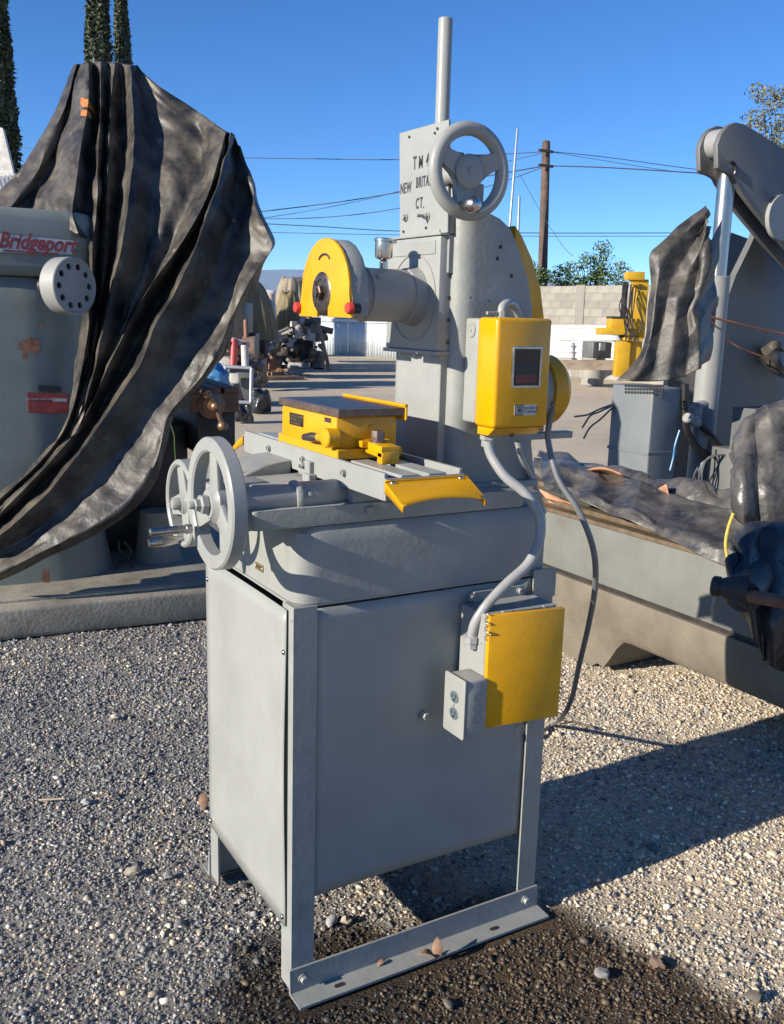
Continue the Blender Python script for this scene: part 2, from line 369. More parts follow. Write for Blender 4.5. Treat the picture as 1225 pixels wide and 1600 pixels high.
under = np.clip((ell(GX, GY, 0.35, 0.26, 0.62, 0.5)-0.9)*3, 0, 1)
def gz(x, y): return (fbm(np.asarray(x)*3.1, np.asarray(y)*3.1, 41)-0.47)*0.022+(fbm(np.asarray(x)*14, np.asarray(y)*14, 47, 3)-0.44)*0.012
GZ = gz(GX, GY)*near*np.clip(under+0.25, 0, 1)-0.006
nxg, nyg = GX.shape
verts = np.stack([GX, GY, GZ], -1).reshape(-1, 3)
idx = np.arange(nxg*nyg).reshape(nxg, nyg)
quads = np.stack([idx[:-1, :-1], idx[1:, :-1], idx[1:, 1:], idx[:-1, 1:]], -1).reshape(-1, 4)
def np_mesh(name, verts, faces, k):
    me = bpy.data.meshes.new(name); me.vertices.add(len(verts)); me.vertices.foreach_set('co', verts.astype(np.float32).ravel())
    me.loops.add(len(faces)*k); me.loops.foreach_set('vertex_index', faces.astype(np.int32).ravel())
    me.polygons.add(len(faces)); me.polygons.foreach_set('loop_start', np.arange(0, len(faces)*k, k, dtype=np.int32))
    me.update(calc_edges=True); me.validate(); return me
gme = np_mesh('ground', verts, quads, 4)
gme.polygons.foreach_set('use_smooth', np.ones(len(quads), bool))
def fattr(me, name, data): a = me.attributes.new(name, 'FLOAT', 'POINT'); a.data.foreach_set('value', np.asarray(data, np.float32).ravel())
fattr(gme, 'wet', wet_at(GX, GY)); fattr(gme, 'tan', tan_at(GX, GY)*near+(1-near)*0.75)
def ground_mat():
    m = bpy.data.materials.new('dirt_ground'); m.use_nodes = True; N = m.node_tree.nodes; L = m.node_tree.links; b = N['Principled BSDF']
    geo = N.new('ShaderNodeNewGeometry')
    def noise(sc, det=8, ro=0.7):
        n = N.new('ShaderNodeTexNoise'); n.inputs['Scale'].default_value = sc; n.inputs['Detail'].default_value = det; n.inputs['Roughness'].default_value = ro
        L.new(geo.outputs['Position'], n.inputs['Vector']); return n
    def mix(a, bb, f, mode='MIX'):
        x = N.new('ShaderNodeMix'); x.data_type = 'RGBA'; x.blend_type = mode
        for s, v in (('A', a), ('B', bb)):
            if isinstance(v, tuple): x.inputs[s].default_value = (*v, 1)
            else: L.new(v, x.inputs[s])
        if isinstance(f, float): x.inputs['Factor'].default_value = f
        else: L.new(f, x.inputs['Factor'])
        return x.outputs['Result']
    def rng_(o, a, c, lo=0.0, hi=1.0):
        x = N.new('ShaderNodeMapRange'); x.inputs[1].default_value = a; x.inputs[2].default_value = c; x.inputs[3].default_value = lo; x.inputs[4].default_value = hi; L.new(o, x.inputs[0]); return x.outputs[0]
    at_t = N.new('ShaderNodeAttribute'); at_t.attribute_name = 'tan'; at_w = N.new('ShaderNodeAttribute'); at_w.attribute_name = 'wet'
    n1 = noise(55); n2 = noise(4.0); n3 = noise(0.22, 6)
    vo = N.new('ShaderNodeTexVoronoi'); vo.inputs['Scale'].default_value = 130; L.new(geo.outputs['Position'], vo.inputs['Vector'])
    vc = N.new('ShaderNodeSeparateColor'); L.new(vo.outputs['Color'], vc.inputs[0])
    greyc = mix((0.12, 0.115, 0.11), (0.27, 0.255, 0.235), rng_(n1.outputs[0], 0.35, 0.65))
    tanc = mix((0.56, 0.45, 0.30), (0.76, 0.64, 0.465), rng_(n1.outputs[0], 0.3, 0.7))
    c = mix(greyc, tanc, rng_(at_t.outputs['Fac'], 0.2, 0.75))
    c = mix(c, mix((0.15, 0.145, 0.135), (0.50, 0.45, 0.38), vc.outputs[0]), 0.30)
    c = mix(c, (0.30, 0.24, 0.17), rng_(n2.outputs[0], 0.56, 0.72, 0, 0.5))
    c = mix(c, mix(c, (0.55, 0.55, 0.55), 1.0, 'MULTIPLY'), rng_(n3.outputs[0], 0.42, 0.62, 0.0, 0.5))
    c = mix(c, mix(c, (0.15, 0.12, 0.095), 1.0, 'MULTIPLY'), at_w.outputs['Fac'])
    L.new(c, b.inputs['Base Color'])
    L.new(rng_(at_w.outputs['Fac'], 0, 1, 0.95, 0.62), b.inputs['Roughness'])
    b.inputs['Specular IOR Level'].default_value = 0.3
    bp = N.new('ShaderNodeBump'); bp.inputs['Strength'].default_value = 0.9; bp.inputs['Distance'].default_value = 0.012
    L.new(n1.outputs[0], bp.inputs['Height'])
    bp2 = N.new('ShaderNodeBump'); bp2.inputs['Strength'].default_value = 0.7; bp2.inputs['Distance'].default_value = 0.006; bp2.invert = True
    L.new(vo.outputs['Distance'], bp2.inputs['Height']); L.new(bp.outputs[0], bp2.inputs['Normal']); L.new(bp2.outputs[0], b.inputs['Normal'])
    return m
gmat = ground_mat(); gme.materials.append(gmat)
ground = bpy.data.objects.new('ground', gme); COL.objects.link(ground); ground['kind'] = 'structure'

# ------------------------------------------------------------------ gravel: crushed stone lying on the dirt
def stone_mat():
    m = bpy.data.materials.new('gravel_stone'); m.use_nodes = True; N = m.node_tree.nodes; L = m.node_tree.links; b = N['Principled BSDF']
    a = N.new('ShaderNodeAttribute'); a.attribute_name = 'tint'
    w = N.new('ShaderNodeAttribute'); w.attribute_name = 'wet'
    n = N.new('ShaderNodeTexNoise'); n.inputs['Scale'].default_value = 140; n.inputs['Detail'].default_value = 5
    geo = N.new('ShaderNodeNewGeometry'); L.new(geo.outputs['Position'], n.inputs['Vector'])
    mr = N.new('ShaderNodeMapRange'); mr.inputs[1].default_value = 0.3; mr.inputs[2].default_value = 0.7; mr.inputs[3].default_value = 0.7; mr.inputs[4].default_value = 1.25; L.new(n.outputs[0], mr.inputs[0])
    mu = N.new('ShaderNodeMix'); mu.data_type = 'RGBA'; mu.blend_type = 'MULTIPLY'; mu.inputs['Factor'].default_value = 1; L.new(a.outputs['Color'], mu.inputs['A']); L.new(mr.outputs[0], mu.inputs['B'])
    mw = N.new('ShaderNodeMix'); mw.data_type = 'RGBA'; mw.blend_type = 'MULTIPLY'; mw.inputs['B'].default_value = (0.20, 0.175, 0.15, 1); L.new(mu.outputs['Result'], mw.inputs['A']); L.new(w.outputs['Fac'], mw.inputs['Factor'])
    L.new(mw.outputs['Result'], b.inputs['Base Color'])
    r = N.new('ShaderNodeMapRange'); r.inputs[3].default_value = 0.9; r.inputs[4].default_value = 0.5; L.new(w.outputs['Fac'], r.inputs[0]); L.new(r.outputs[0], b.inputs['Roughness'])
    b.inputs['Specular IOR Level'].default_value = 0.35
    return m
smat = stone_mat()
bmi = bmesh.new(); bmesh.ops.create_icosphere(bmi, subdivisions=1, radius=1.0)
ICO_V = np.array([v.co[:] for v in bmi.verts]); ICO_F = np.array([[v.index for v in f.verts] for f in bmi.faces]); bmi.free()
bmi = bmesh.new(); bmesh.ops.create_icosphere(bmi, subdivisions=2, radius=1.0)
ICO2_V = np.array([v.co[:] for v in bmi.verts]); ICO2_F = np.array([[v.index for v in f.verts] for f in bmi.faces]); bmi.free()
OCT_V = np.array([(1, 0, 0), (-1, 0, 0), (0, 1, 0), (0, -1, 0), (0, 0, 1), (0, 0, -1)], float)
OCT_F = np.array([(0, 2, 4), (2, 1, 4), (1, 3, 4), (3, 0, 4), (2, 0, 5), (1, 2, 5), (3, 1, 5), (0, 3, 5)])
PAL = np.array([(0.17, 0.172, 0.178), (0.24, 0.238, 0.235), (0.115, 0.117, 0.122), (0.32, 0.315, 0.305), (0.45, 0.425, 0.38), (0.34, 0.285, 0.21), (0.60, 0.55, 0.46),
                (0.50, 0.40, 0.275), (0.57, 0.475, 0.345), (0.66, 0.575, 0.44), (0.42, 0.37, 0.31), (0.70, 0.64, 0.52), (0.30, 0.265, 0.22), (0.52, 0.385, 0.25)])
PW_G = np.array([.26, .24, .19, .14, .05, .07, .02, .01, .01, 0, .01, 0, 0, 0]); PW_T = np.array([.02, .04, .03, .06, .06, .02, .02, .19, .19, .14, .08, .06, .05, .04])
def stones(x, y, size, V0, F0, lift=0.15, jit=0.3):
    n = len(x); t = tan_at(x, y); w = wet_at(x, y)
    cum = np.cumsum(PW_G[None]*(1-t[:, None])+PW_T[None]*t[:, None], 1); u = rng.random(n)[:, None]*cum[:, -1:]
    ci = (u > cum).sum(1); col = PAL[ci]*rng.uniform(0.75, 1.25, (n, 1))
    V = V0[None]*(1+rng.uniform(-jit, jit, (n, len(V0), 1)))
    V = V*np.stack([rng.uniform(0.8, 1.3, n), rng.uniform(0.65, 1.05, n), rng.uniform(0.45, 0.85, n)], -1)[:, None, :]
    # random rotation, mostly about z
    az = rng.uniform(0, 6.283, n); tx = rng.normal(0, 0.4, n)
    ca, sa = np.cos(tx)[:, None], np.sin(tx)[:, None]
    Yv = V[..., 1]*ca-V[..., 2]*sa; Zv = V[..., 1]*sa+V[..., 2]*ca; Xv = V[..., 0]
    ca, sa = np.cos(az)[:, None], np.sin(az)[:, None]
    P = np.stack([Xv*ca-Yv*sa, Xv*sa+Yv*ca, Zv], -1)*size[:, None, None]
    zb = (gz(x, y)*np.clip(np.clip((ell(x, y, 0.35, 0.26, 0.62, 0.5)-0.9)*3, 0, 1)+0.25, 0, 1)-0.006)
    P[..., 0] += x[:, None]; P[..., 1] += y[:, None]; P[..., 2] += (zb+size*lift)[:, None]
    F = F0[None]+(np.arange(n)*len(V0))[:, None, None]
    nv = len(V0)
    return P.reshape(-1, 3), F.reshape(-1, 3), np.repeat(col, nv, 0), np.repeat(w, nv)
def in_view(x, y, margin=0.22):
    d = np.stack([x-CAM[0], y-CAM[1], -CAM[2]+0*x], -1) @ CR.T
    u = d[:, 0]/d[:, 2]*FPX/1225; v = d[:, 1]/d[:, 2]*FPX/1600
    return (np.abs(u) < 0.5+margin) & (v < 0.5+margin) & (d[:, 2] > 0.4), d[:, 2]
VS, FS, CS, WS = [], [], [], []; base = 0
def add(res):
    global base
    P, F, c, w = res; VS.append(P); FS.append(F+base); CS.append(c); WS.append(w); base += len(P)
def cand(n, x0, x1, y0, y1): return rng.uniform(x0, x1, n), rng.uniform(y0, y1, n)
def rail_clear(x, y, s): return ~((x > -0.02) & (x < 0.72) & (((y > -0.075-s) & (y < 0.008+s)) | ((y > 0.505-s) & (y < 0.59+s))))
for dens_n, smin, smax, dmin, dmax, V0, F0, keep in (
        (330000, 0.0026, 0.0055, 0.4, 4.3, OCT_V, OCT_F, 1.0),
        (120000, 0.0042, 0.0080, 0.4, 4.0, ICO_V, ICO_F, 1.0),
        (110000, 0.0055, 0.0095, 3.7, 6.6, OCT_V, OCT_F, 1.0),
        (8000, 0.0070, 0.0125, 0.4, 5.5, ICO_V, ICO_F, 1.0),
        (260, 0.011, 0.018, 0.4, 6.0, ICO2_V, ICO2_F, 1.0)):
    x, y = cand(dens_n, -1.3, 3.6, -1.9, 4.2)
    ok, dep = in_view(x, y); ok &= (dep > dmin) & (dep < dmax)
    t = tan_at(x, y); patch = fbm(x*5.5, y*5.5, 77)
    ok &= (rng.random(len(x)) < np.clip(1.15-0.42*t+(patch-0.45)*1.9, 0.05, 1.0))
    x, y, dep = x[ok], y[ok], dep[ok]
    s = smin+(smax-smin)*rng.random(len(x))**1.8
    ok = rail_clear(x, y, 0.006); x, y, s = x[ok], y[ok], s[ok]
    add(stones(x, y, s, V0, F0, 0.18, 0.42 if V0 is not ICO2_V else 0.13))
V = np.concatenate(VS); F = np.concatenate(FS); Cc = np.concatenate(CS); Ww = np.concatenate(WS)
sme = np_mesh('gravel', V, F, 3); sme.materials.append(smat); fattr(sme, 'wet', Ww)
ca_ = sme.attributes.new('tint', 'FLOAT_COLOR', 'POINT'); ca_.data.foreach_set('color', np.concatenate([Cc, np.ones((len(Cc), 1))], 1).astype(np.float32).ravel())
gravel = bpy.data.objects.new('gravel', sme); COL.objects.link(gravel); gravel['kind'] = 'stuff'
tag(gravel, 'crushed grey and tan gravel scattered over the dirt yard', 'gravel')

# ================================================================== SURFACE GRINDER
G = thing('surface_grinder', (0.345, 0.26, 0.0), 'grey and yellow surface grinder on a sheet metal stand with handwheels', 'grinder')
YC = 0.253
def part(name, material, parent=None, smooth=35): 
    bm = new()
    def done(): return finish(name, bm, material, parent or G, smooth)
    return bm, done
ZT = 0.905; DX = 0.69; WY = 0.522
# ---- stand: four angle iron legs
def angle_leg(x, y, sx, sy, mt=grey_rough):
    bm, done = part('leg', mt); t = 0.006; a = 0.055
    pts = [(x, y), (x+sx*a, y), (x+sx*a, y+sy*t), (x+sx*t, y+sy*t), (x+sx*t, y+sy*a), (x, y+sy*a)]
    prism(bm, [(p[0], p[1], 0.004) for p in pts], (0, 0, ZT-0.004), bev=0.0012, seg=1); return done()
legs = [angle_leg(0, 0, 1, 1), angle_leg(DX, 0, -1, 1), angle_leg(0, WY, 1, -1), angle_leg(DX, WY, -1, -1)]
# foot rails: angle iron lying along the depth, with slots
for y, s in ((0.0, -1), (WY, 1)):
    bm, done = part('foot_rail', grey_rough); t = 0.006
    prof = [(0.0, 0.001), (s*0.058, 0.001), (s*0.058, 0.001+t), (s*t, 0.001+t), (s*t, 0.064), (0.0, 0.064)]
    prism(bm, [(-0.006, y+s*0.001+p[0], p[1]) for p in prof], (DX+0.012, 0, 0), bev=0.0015, seg=1); rail = done()
    for x in (0.025, 0.655):
        bm = new(); hexbolt(bm, (x, y+s*0.0075, 0.036), (0, s, 0), 0.0085, 0.009); finish('bolt', bm, grey, rail)
    for x in (0.105, 0.54):
        bm = new(); pts = roundpoly([(x-0.013, -0.006), (x+0.013, -0.006), (x+0.013, 0.006), (x-0.013, 0.006)], 0.006, 4)
        prism(bm, [(p[0], y+s*0.034+p[1], 0.0073) for p in pts], (0, 0, 0.0006)); finish('slot', bm, darkhole, rail, 0)
# front sheet panel (a little bowed), side, rear and far panels
def sheet(name, mtl, f, nu=14, nv=14, thick=0.0018, parent=None):
    bm = new(); g = [[bm.verts.new(f(i/nu, j/nv)) for j in range(nv+1)] for i in range(nu+1)]
    for i in range(nu):
        for j in range(nv): bm.faces.new((g[i][j], g[i+1][j], g[i+1][j+1], g[i][j+1]))
    o = finish(name, bm, mtl, parent or G, 40)
    md = o.modifiers.new('thick', 'SOLIDIFY'); md.thickness = thick; md.offset = 0; return o
fp = sheet('front_panel', grey_dirty, lambda u, v: Vector((-0.0045-0.003*math.sin(math.pi*v)*u*0+(-0.004*max(0, 1-((u-0.0)/0.15))*math.sin(3.1*v)**2)-0.0012*math.sin(5*u+3*v), 0.0245+u*0.492, 0.155+v*(ZT-0.165))), 20, 20)
for y, z in ((0.034, 0.80), (0.036, 0.175), (0.505, 0.175), (0.505, 0.84)):
    bm = new(); dome(bm, (-0.006, y, z), (-1, 0, 0), 0.0065, 0.005); finish('screw', bm, steel, fp)
sp = sheet('side_panel', grey_dirty, lambda u, v: Vector((0.05+u*0.59, 0.0085+0.0265*(u-u*u/1.1)+0.001*math.sin(7*u-4*v), 0.221+v*(ZT-0.232))), 24, 24)
bm = new(); hexbolt(bm, (0.337, 0.0115, 0.60), (0, -1, 0), 0.009, 0.010); finish('bolt', bm, grey, sp)
sheet('side_panel', grey_dirty, lambda u, v: Vector((0.05+u*0.59, WY-0.0085, 0.221+v*(ZT-0.232))), 6, 6)
sheet('rear_panel', grey_dirty, lambda u, v: Vector((DX+0.0035, 0.03+u*0.46, 0.15+v*(ZT-0.16))), 6, 6)
bm, done = part('top_plate', grey); box(bm, 0.01, DX-0.01, 0.012, WY-0.012, ZT-0.006, ZT-0.001); done()
# raised rear corner of the stand
bm, done = part('corner_plate', grey_rough); prism(bm, [(0.625, -0.0035, 0.845), (DX+0.005, -0.0035, 0.845), (DX+0.005, -0.0035, ZT+0.012), (0.625, -0.0035, ZT+0.012)], (0, 0.004, 0), 0.001, 1); done()
for x in (0.447, 0.585):
    bm = new(); hexbolt(bm, (x, -0.0015, 0.872), (0, -1, 0), 0.007, 0.007); finish('bolt', bm, grey, G)
# ---- base casting with rounded upright corners
bm, done = part('base_casting', grey_rough)
pl = roundpoly([(0.012, 0.010), (0.675, 0.010), (0.675, 0.505), (0.012, 0.505)], [0.055, 0.03, 0.03, 0.055], 7)
n = len(pl); rows = []
for z, ins in ((ZT, 0.0), (0.93, 0.0), (1.03, -0.001), (1.055, 0.002), (1.068, 0.012)):
    rows.append([bm.verts.new((0.345+(p[0]-0.345)*(1-ins/0.33), 0.258+(p[1]-0.258)*(1-ins/0.25), z)) for p in pl])
for a, b in zip(rows, rows[1:]):
    for i in range(n): bm.faces.new((a[i], a[(i+1) % n], b[(i+1) % n], b[i]))
bm.faces.new(rows[0]); bm.faces.new(rows[-1]); base_c = done()
bm, done = part('name_tag', brass, base_c); p = onX(405, 886, 0.010); m4 = axes((0.0105, p.y, p.z), (0, -1, 0), (0, 0, 1))
box(bm, -0.021, 0.021, -0.008, 0.008, 0, 0.0015, 0.0, mtx=m4); ntag = done()
for s in (-1, 1):
    bm = new(); dome(bm, (0.009, p.y+s*0.017, p.z), (-1, 0, 0), 0.003, 0.002); finish('rivet', bm, brass, ntag)
text_mesh('stamped_number', '05 1940', 0.009, (0.0086, p.y, p.z), (0, -1, 0), (0, 0, 1), ink, ntag, 0.0002)
# ---- saddle slab with apron and ways
bm, done = part('saddle', grey_rough)
sl_ = roundpoly([(-0.085, 0.015), (0.60, 0.015), (0.60, 0.49), (-0.085, 0.49)], [0.012, 0.01, 0.01, 0.02], 4)
prism(bm, [(p[0], p[1], 1.0715) for p in sl_], (0, 0, 0.040), 0.004, 2)
box(bm, -0.02, 0.44, 0.075, 0.43, 1.105, 1.135, 0.006)
box(bm, 0.145, 0.30, 0.02, 0.47, 1.11, 1.158, 0.005)                        # table ways
box(bm, 0.55, 0.665, 0.04, 0.45, 1.062, 1.10, 0.006)
prism(bm, [(-0.08, 0.26, 1.11), (0.13, 0.30, 1.11), (0.13, 0.30, 1.165), (0.06, 0.29, 1.16), (-0.03, 0.275, 1.125)], (0, 0.15, 0), 0.006, 2)
# bearing housing of the handwheel shaft, merging into the slab
sweep(bm, [(0.022, 0.065, 1.124), (0.10, 0.068, 1.124), (0.16, 0.085, 1.122), (0.22, 0.12, 1.11)], lambda t: 0.0335-0.004*t*t, 20)
sad = done()
for p in ((0.05, 0.034, 1.135),):
    bm = new(); hexbolt(bm, p, (0, -1, 0.5), 0.005, 0.006, 0); finish('screw', bm, grey, sad)
bm = new(); prism(bm, [onY(571, 803, 0.0145), onY(582, 803, 0.0145), onY(582, 790, 0.0145), onY(571, 792, 0.0145)], (0, -0.006, 0), 0.0015, 1); finish('lug', bm, grey, sad)
# ---- long table
TX0, TX1, TY0, TY1, TZ = 0.130, 0.315, -0.140, 0.600, 1.200
bm, done = part('table', grey)
w = 0.008; mid = (TX0+TX1)/2
prof = [(TX0, TZ-0.054), (TX0, TZ), (TX0+w, TZ), (TX0+w, TZ-0.020), (TX0+0.030, TZ-0.026), (TX0+0.040, TZ-0.006), (mid-0.011, TZ-0.006), (mid-0.011, TZ-0.022), (mid-0.02, TZ-0.022), (mid-0.02, TZ-0.034), (mid+0.02, TZ-0.034), (mid+0.02, TZ-0.022), (mid+0.011, TZ-0.022), (mid+0.011, TZ-0.006), (TX1-0.040, TZ-0.006), (TX1-0.030, TZ-0.026), (TX1-w, TZ-0.020), (TX1-w, TZ), (TX1, TZ), (TX1, TZ-0.054)]
prism(bm, [(x, TY0+0.006, z) for x, z in prof], (0, TY1-TY0-0.012, 0), 0.0012, 1)
tb = done()
for y0, y1 in ((TY0, TY0+0.006), (TY1-0.006, TY1)):
    bm = new(); box(bm, TX0, TX1, y0, y1, TZ-0.054, TZ-0.010, 0.001, 1); finish('end_plate', bm, grey, tb)
for y in (0.033, 0.235, 0.43):
    bm = new(); lathe(bm, (TX0, y, TZ-0.024), (-1, 0, 0), [(0.0075, 0), (0.0075, 0.008), (0.0045, 0.008), (0.0045, 0.005)], 14); finish('socket_screw', bm, grey, tb)
bm = new(); box(bm, TX0-0.012, TX0, 0.180, 0.206, TZ-0.066, TZ-0.022, 0.002, 1); box(bm, TX0-0.020, TX0, 0.165, 0.200, TZ-0.075, TZ-0.048, 0.002, 1)
finish('stop_dog', bm, grey, tb)
bm = new(); hexbolt(bm, (TX0-0.001, 0.222, TZ-0.036), (-1, 0, 0), 0.008, 0.010); hexbolt(bm, (TX0-0.008, 0.222, TZ-0.036), (-1, 0, 0), 0.004, 0.012, 0); finish('dog_nut', bm, grey, tb)
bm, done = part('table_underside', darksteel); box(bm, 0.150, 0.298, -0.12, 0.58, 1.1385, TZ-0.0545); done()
# chip guards at both ends (bent yellow sheet with curved lip)
for sgn, y0 in ((-1, TY0), (1, TY1)):
    bm, done = part('chip_guard', yellow); nu, nv = 16, 8; xa, xb = TX0-0.003, TX1+0.006; G_ = []
    for i in range(nu+1):
        u = i/nu; row = []
        for j in range(nv+1):
            q = j/nv; bow = 4*u*(1-u)
            if q < 0.25: z = TZ-0.012-q*0.02; y = y0+sgn*0.004
            else:
                k = (q-0.25)/0.75; y = y0+sgn*(0.004+k*(0.068-0.005*bow)); z = TZ-0.017-0.034*k**1.15+0.010*bow*k
            row.append(bm.verts.new((xa+(xb-xa)*u, y, z)))
        G_.append(row)
    for i in range(nu):
        for j in range(nv): bm.faces.new((G_[i][j], G_[i+1][j], G_[i+1][j+1], G_[i][j+1]))
    # side cheeks
    for u in (0, nu):
        lo = [bm.verts.new((G_[u][j].co.x, G_[u][j].co.y, G_[u][j].co.z-0.020*(1-0.55*j/nv)-0.004)) for j in range(nv+1)]
        for j in range(nv): bm.faces.new((G_[u][j], G_[u][j+1], lo[j+1], lo[j]))
    cg = done(); md = cg.modifiers.new('thick', 'SOLIDIFY'); md.thickness = 0.003
    for x in (TX0+0.013, TX1-0.012):
        bm = new(); dome(bm, (x, y0+sgn*0.0065, TZ-0.018), (0, sgn, 0), 0.0055, 0.004); finish('screw', bm, steel, cg)
# ---- magnetic chuck
CX0, CX1, CY0, CY1 = 0.136, 0.298, 0.078, 0.392
bm, done = part('chuck_body', yellow)
box(bm, CX0, CX1, CY0, CY1, TZ-0.004, TZ+0.018, 0.002, 1)
box(bm, CX0+0.004, CX1-0.006, CY0+0.016, CY1-0.01, TZ+0.014, TZ+0.0863, 0.006, 2)
chb = done()
bm = new(); box(bm, CX0+0.001, CX1+0.004, CY0+0.002, CY1, TZ+0.0866, TZ+0.104, 0.0012, 1); ct = finish('chuck_top', bm, chuck_brown, G)
for k in range(22):
    y = CY0+0.018+k*0.0133
    bm = new(); box(bm, CX0+0.012, CX1-0.006, y, y+0.0075, TZ+0.1041, TZ+0.1046); finish('pole_strip', bm, chuck_top_m if k % 2 else darksteel, ct, 0)
bm, done = part('back_stop', yellow, ct); box(bm, CX1+0.0045, CX1+0.010, CY0-0.002, CY1-0.02, TZ+0.076, TZ+0.111, 0.0015, 1); box(bm, CX1+0.001, CX1+0.010, CY0-0.003, CY1-0.02, TZ+0.1055, TZ+0.112, 0.0015, 1); done()
# chuck lever
hy = onX(515, 678, CX0-0.01).y
bm, done = part('lever_hub', yellow, chb); lathe(bm, (CX0+0.006, hy, TZ+0.042), (-1, 0, 0), [(0.021, 0), (0.021, 0.026), (0.0185, 0.029), (0.010, 0.030)], 22)
sweep(bm, [(CX0-0.012, hy+0.015, TZ+0.041), (CX0-0.013, hy+0.048, TZ+0.038)], lambda t: 0.012-0.003*t, 12); hub = done()
bm = new(); sweep(bm, [(CX0-0.013, hy+0.046, TZ+0.038), (CX0-0.014, hy+0.06, TZ+0.037), (CX0-0.015, hy+0.085, TZ+0.034), (CX0-0.016, hy+0.108, TZ+0.031), (CX0-0.016, hy+0.114, TZ+0.0305)], lambda t: 0.0055+0.0052*math.sin(min(1, t*1.25)*2.6)*(1 if t < .95 else .6), 12, 20); finish('lever_grip', bm, darksteel, hub)
bm, done = part('name_plate', black, chb); box(bm, CX0+0.0025, CX0+0.0045, 0.258, 0.332, TZ+0.046, TZ+0.074); plate = done()
for k, (s, sz) in enumerate((('BROWN & SHARPE', 0.0095), ('PERMANENT CHUCK', 0.007), ('PROVIDENCE R.I.', 0.007))):
    text_mesh('plate_lettering', s, sz, (CX0+0.0022, 0.295, TZ+0.067-k*0.008), (0, -1, 0), (0, 0, 1), brass, plate, 0.0002)
bm, done = part('oiler_tag', darksteel, chb); box(bm, CX0+0.002, CX0+0.0045, 0.118, 0.148, TZ+0.071, TZ+0.081, 0.001, 1); done()
bm = new(); dome(bm, (0.222, CY0+0.0165, TZ+0.062), (0, -1, 0), 0.006, 0.004); finish('plug_screw', bm, yellow, chb)
# clamp and bolt
bm, done = part('chuck_clamp', yellow)
prism(bm, [(0.186, 0.060, TZ+0.022), (0.266, 0.060, TZ+0.022), (0.262, 0.100, TZ+0.022), (0.190, 0.100, TZ+0.022)], (0, 0, 0.014), 0.002, 1)
prism(bm, [(0.200, 0.000, TZ+0.006), (0.243, 0.000, TZ+0.006), (0.243, 0.070, TZ+0.010), (0.200, 0.070, TZ+0.010)], (0, 0, 0.026), 0.003, 2)
box(bm, 0.200, 0.243, -0.002, 0.020, TZ-0.006, TZ+0.02, 0.003, 2); clampo = done()
bm = new(); lathe(bm, (0.222, 0.055, TZ+0.0345), (0, 0, 1), [(0.019, 0), (0.019, 0.003), (0.0155, 0.003), (0.0155, 0.004)], 20); lathe(bm, (0.222, 0.055, TZ+0.0375), (0, 0, 1), [(0.0150, 0), (0.0150, 0.019), (0.0132, 0.022)], 6, phase=0.35); finish('clamp_bolt', bm, chuck_brown, clampo)
# ---- handwheels at the front
def handwheel(name, c, axis, r, rim_w, rim_t, spokes, phase, mtl, hub_r, hub_l):
    bm, done = part(name, mtl); ax = Vector(axis).normalized(); c = Vector(c)
    ri = r-rim_t; b = 0.004
    torus_like(bm, c, ax, [(ri+b, -rim_w/2), (r-b, -rim_w/2), (r, -rim_w/2+b), (r, rim_w/2-b), (r-b, rim_w/2), (ri+b, rim_w/2), (ri, rim_w/2-b), (ri, -rim_w/2+b)], 56)
    _, u, w_ = frame_of(ax)
    lathe(bm, c-ax*hub_l*0.5, ax, [(hub_r*1.25, 0), (hub_r*1.25, hub_l*0.65), (hub_r, hub_l*0.85), (hub_r*0.9, hub_l)], 24)
    for k in range(spokes):
        a = phase+2*math.pi*k/spokes; d = u*math.cos(a)+w_*math.sin(a); s = d.cross(ax)
        p0 = c+d*hub_r*0.8; p1 = c+d*(ri+0.004)
        prism(bm, [p0+s*0.025-ax*0.008, p0-s*0.025-ax*0.008, p1-s*0.019-ax*0.006, p1+s*0.019-ax*0.006], ax*0.014, 0.003, 2)
    return done(), u, w_
WX, WYc, WZ = -0.143, 0.060, 1.126
hw, hu, hv = handwheel('handwheel', (WX, WYc, WZ), (-1, 0, 0), 0.133, 0.032, 0.030, 3, math.radians(28), grey, 0.032, 0.036)
bm = new(); lathe(bm, (WX-0.020, WYc, WZ), (-1, 0, 0), [(0.020, 0), (0.020, 0.012), (0.017, 0.015)], 6); lathe(bm, (WX-0.034, WYc, WZ), (-1, 0, 0), [(0.013, 0), (0.013, 0.010), (0.011, 0.012)], 6); lathe(bm, (WX-0.044, WYc, WZ), (-1, 0, 0), [(0.008, 0), (0.008, 0.010), (0.006, 0.013)], 12)
finish('hub_nut', bm, grey, hw)
hp = onX(299, 826, WX-0.026)
bm = new(); lathe(bm, hp, (-1, 0.0, 0.0), [(0.0105, 0), (0.0105, 0.012), (0.0088, 0.013), (0.0092, 0.08), (0.0080, 0.086), (0.004, 0.088)], 16); finish('crank_grip', bm, steel, hw)
bm = new(); cyl(bm, (WX, WYc, WZ), (0.03, WYc+0.002, WZ), 0.0285, None, 24); lathe(bm, (0.022, WYc+0.002, WZ), (1, 0, 0), [(0.034, 0), (0.036, 0.004), (0.036, 0.01), (0.033, 0.014)], 24); finish('wheel_shaft', bm, grey, G)
W2 = onX(291, 786, -0.125)
hw2, _, _ = handwheel('handwheel', W2, (-1, 0, 0), 0.098, 0.034, 0.014, 4, math.radians(15), grey, 0.022, 0.03)
bm = new(); lathe(bm, W2+Vector((-0.015, 0, 0)), (-1, 0, 0), [(0.014, 0), (0.014, 0.012), (0.010, 0.018)], 14); finish('hub_nut', bm, grey, hw2)
bm = new(); sweep(bm, [W2+Vector((-0.012, 0.0, -0.082)), W2+Vector((-0.035, 0, -0.082)), W2+Vector((-0.06, 0, -0.083)), W2+Vector((-0.086, 0, -0.083))], lambda t: 0.006+0.0065*math.sin(t*2.7), 12, 14); finish('crank_grip', bm, steel, hw2)
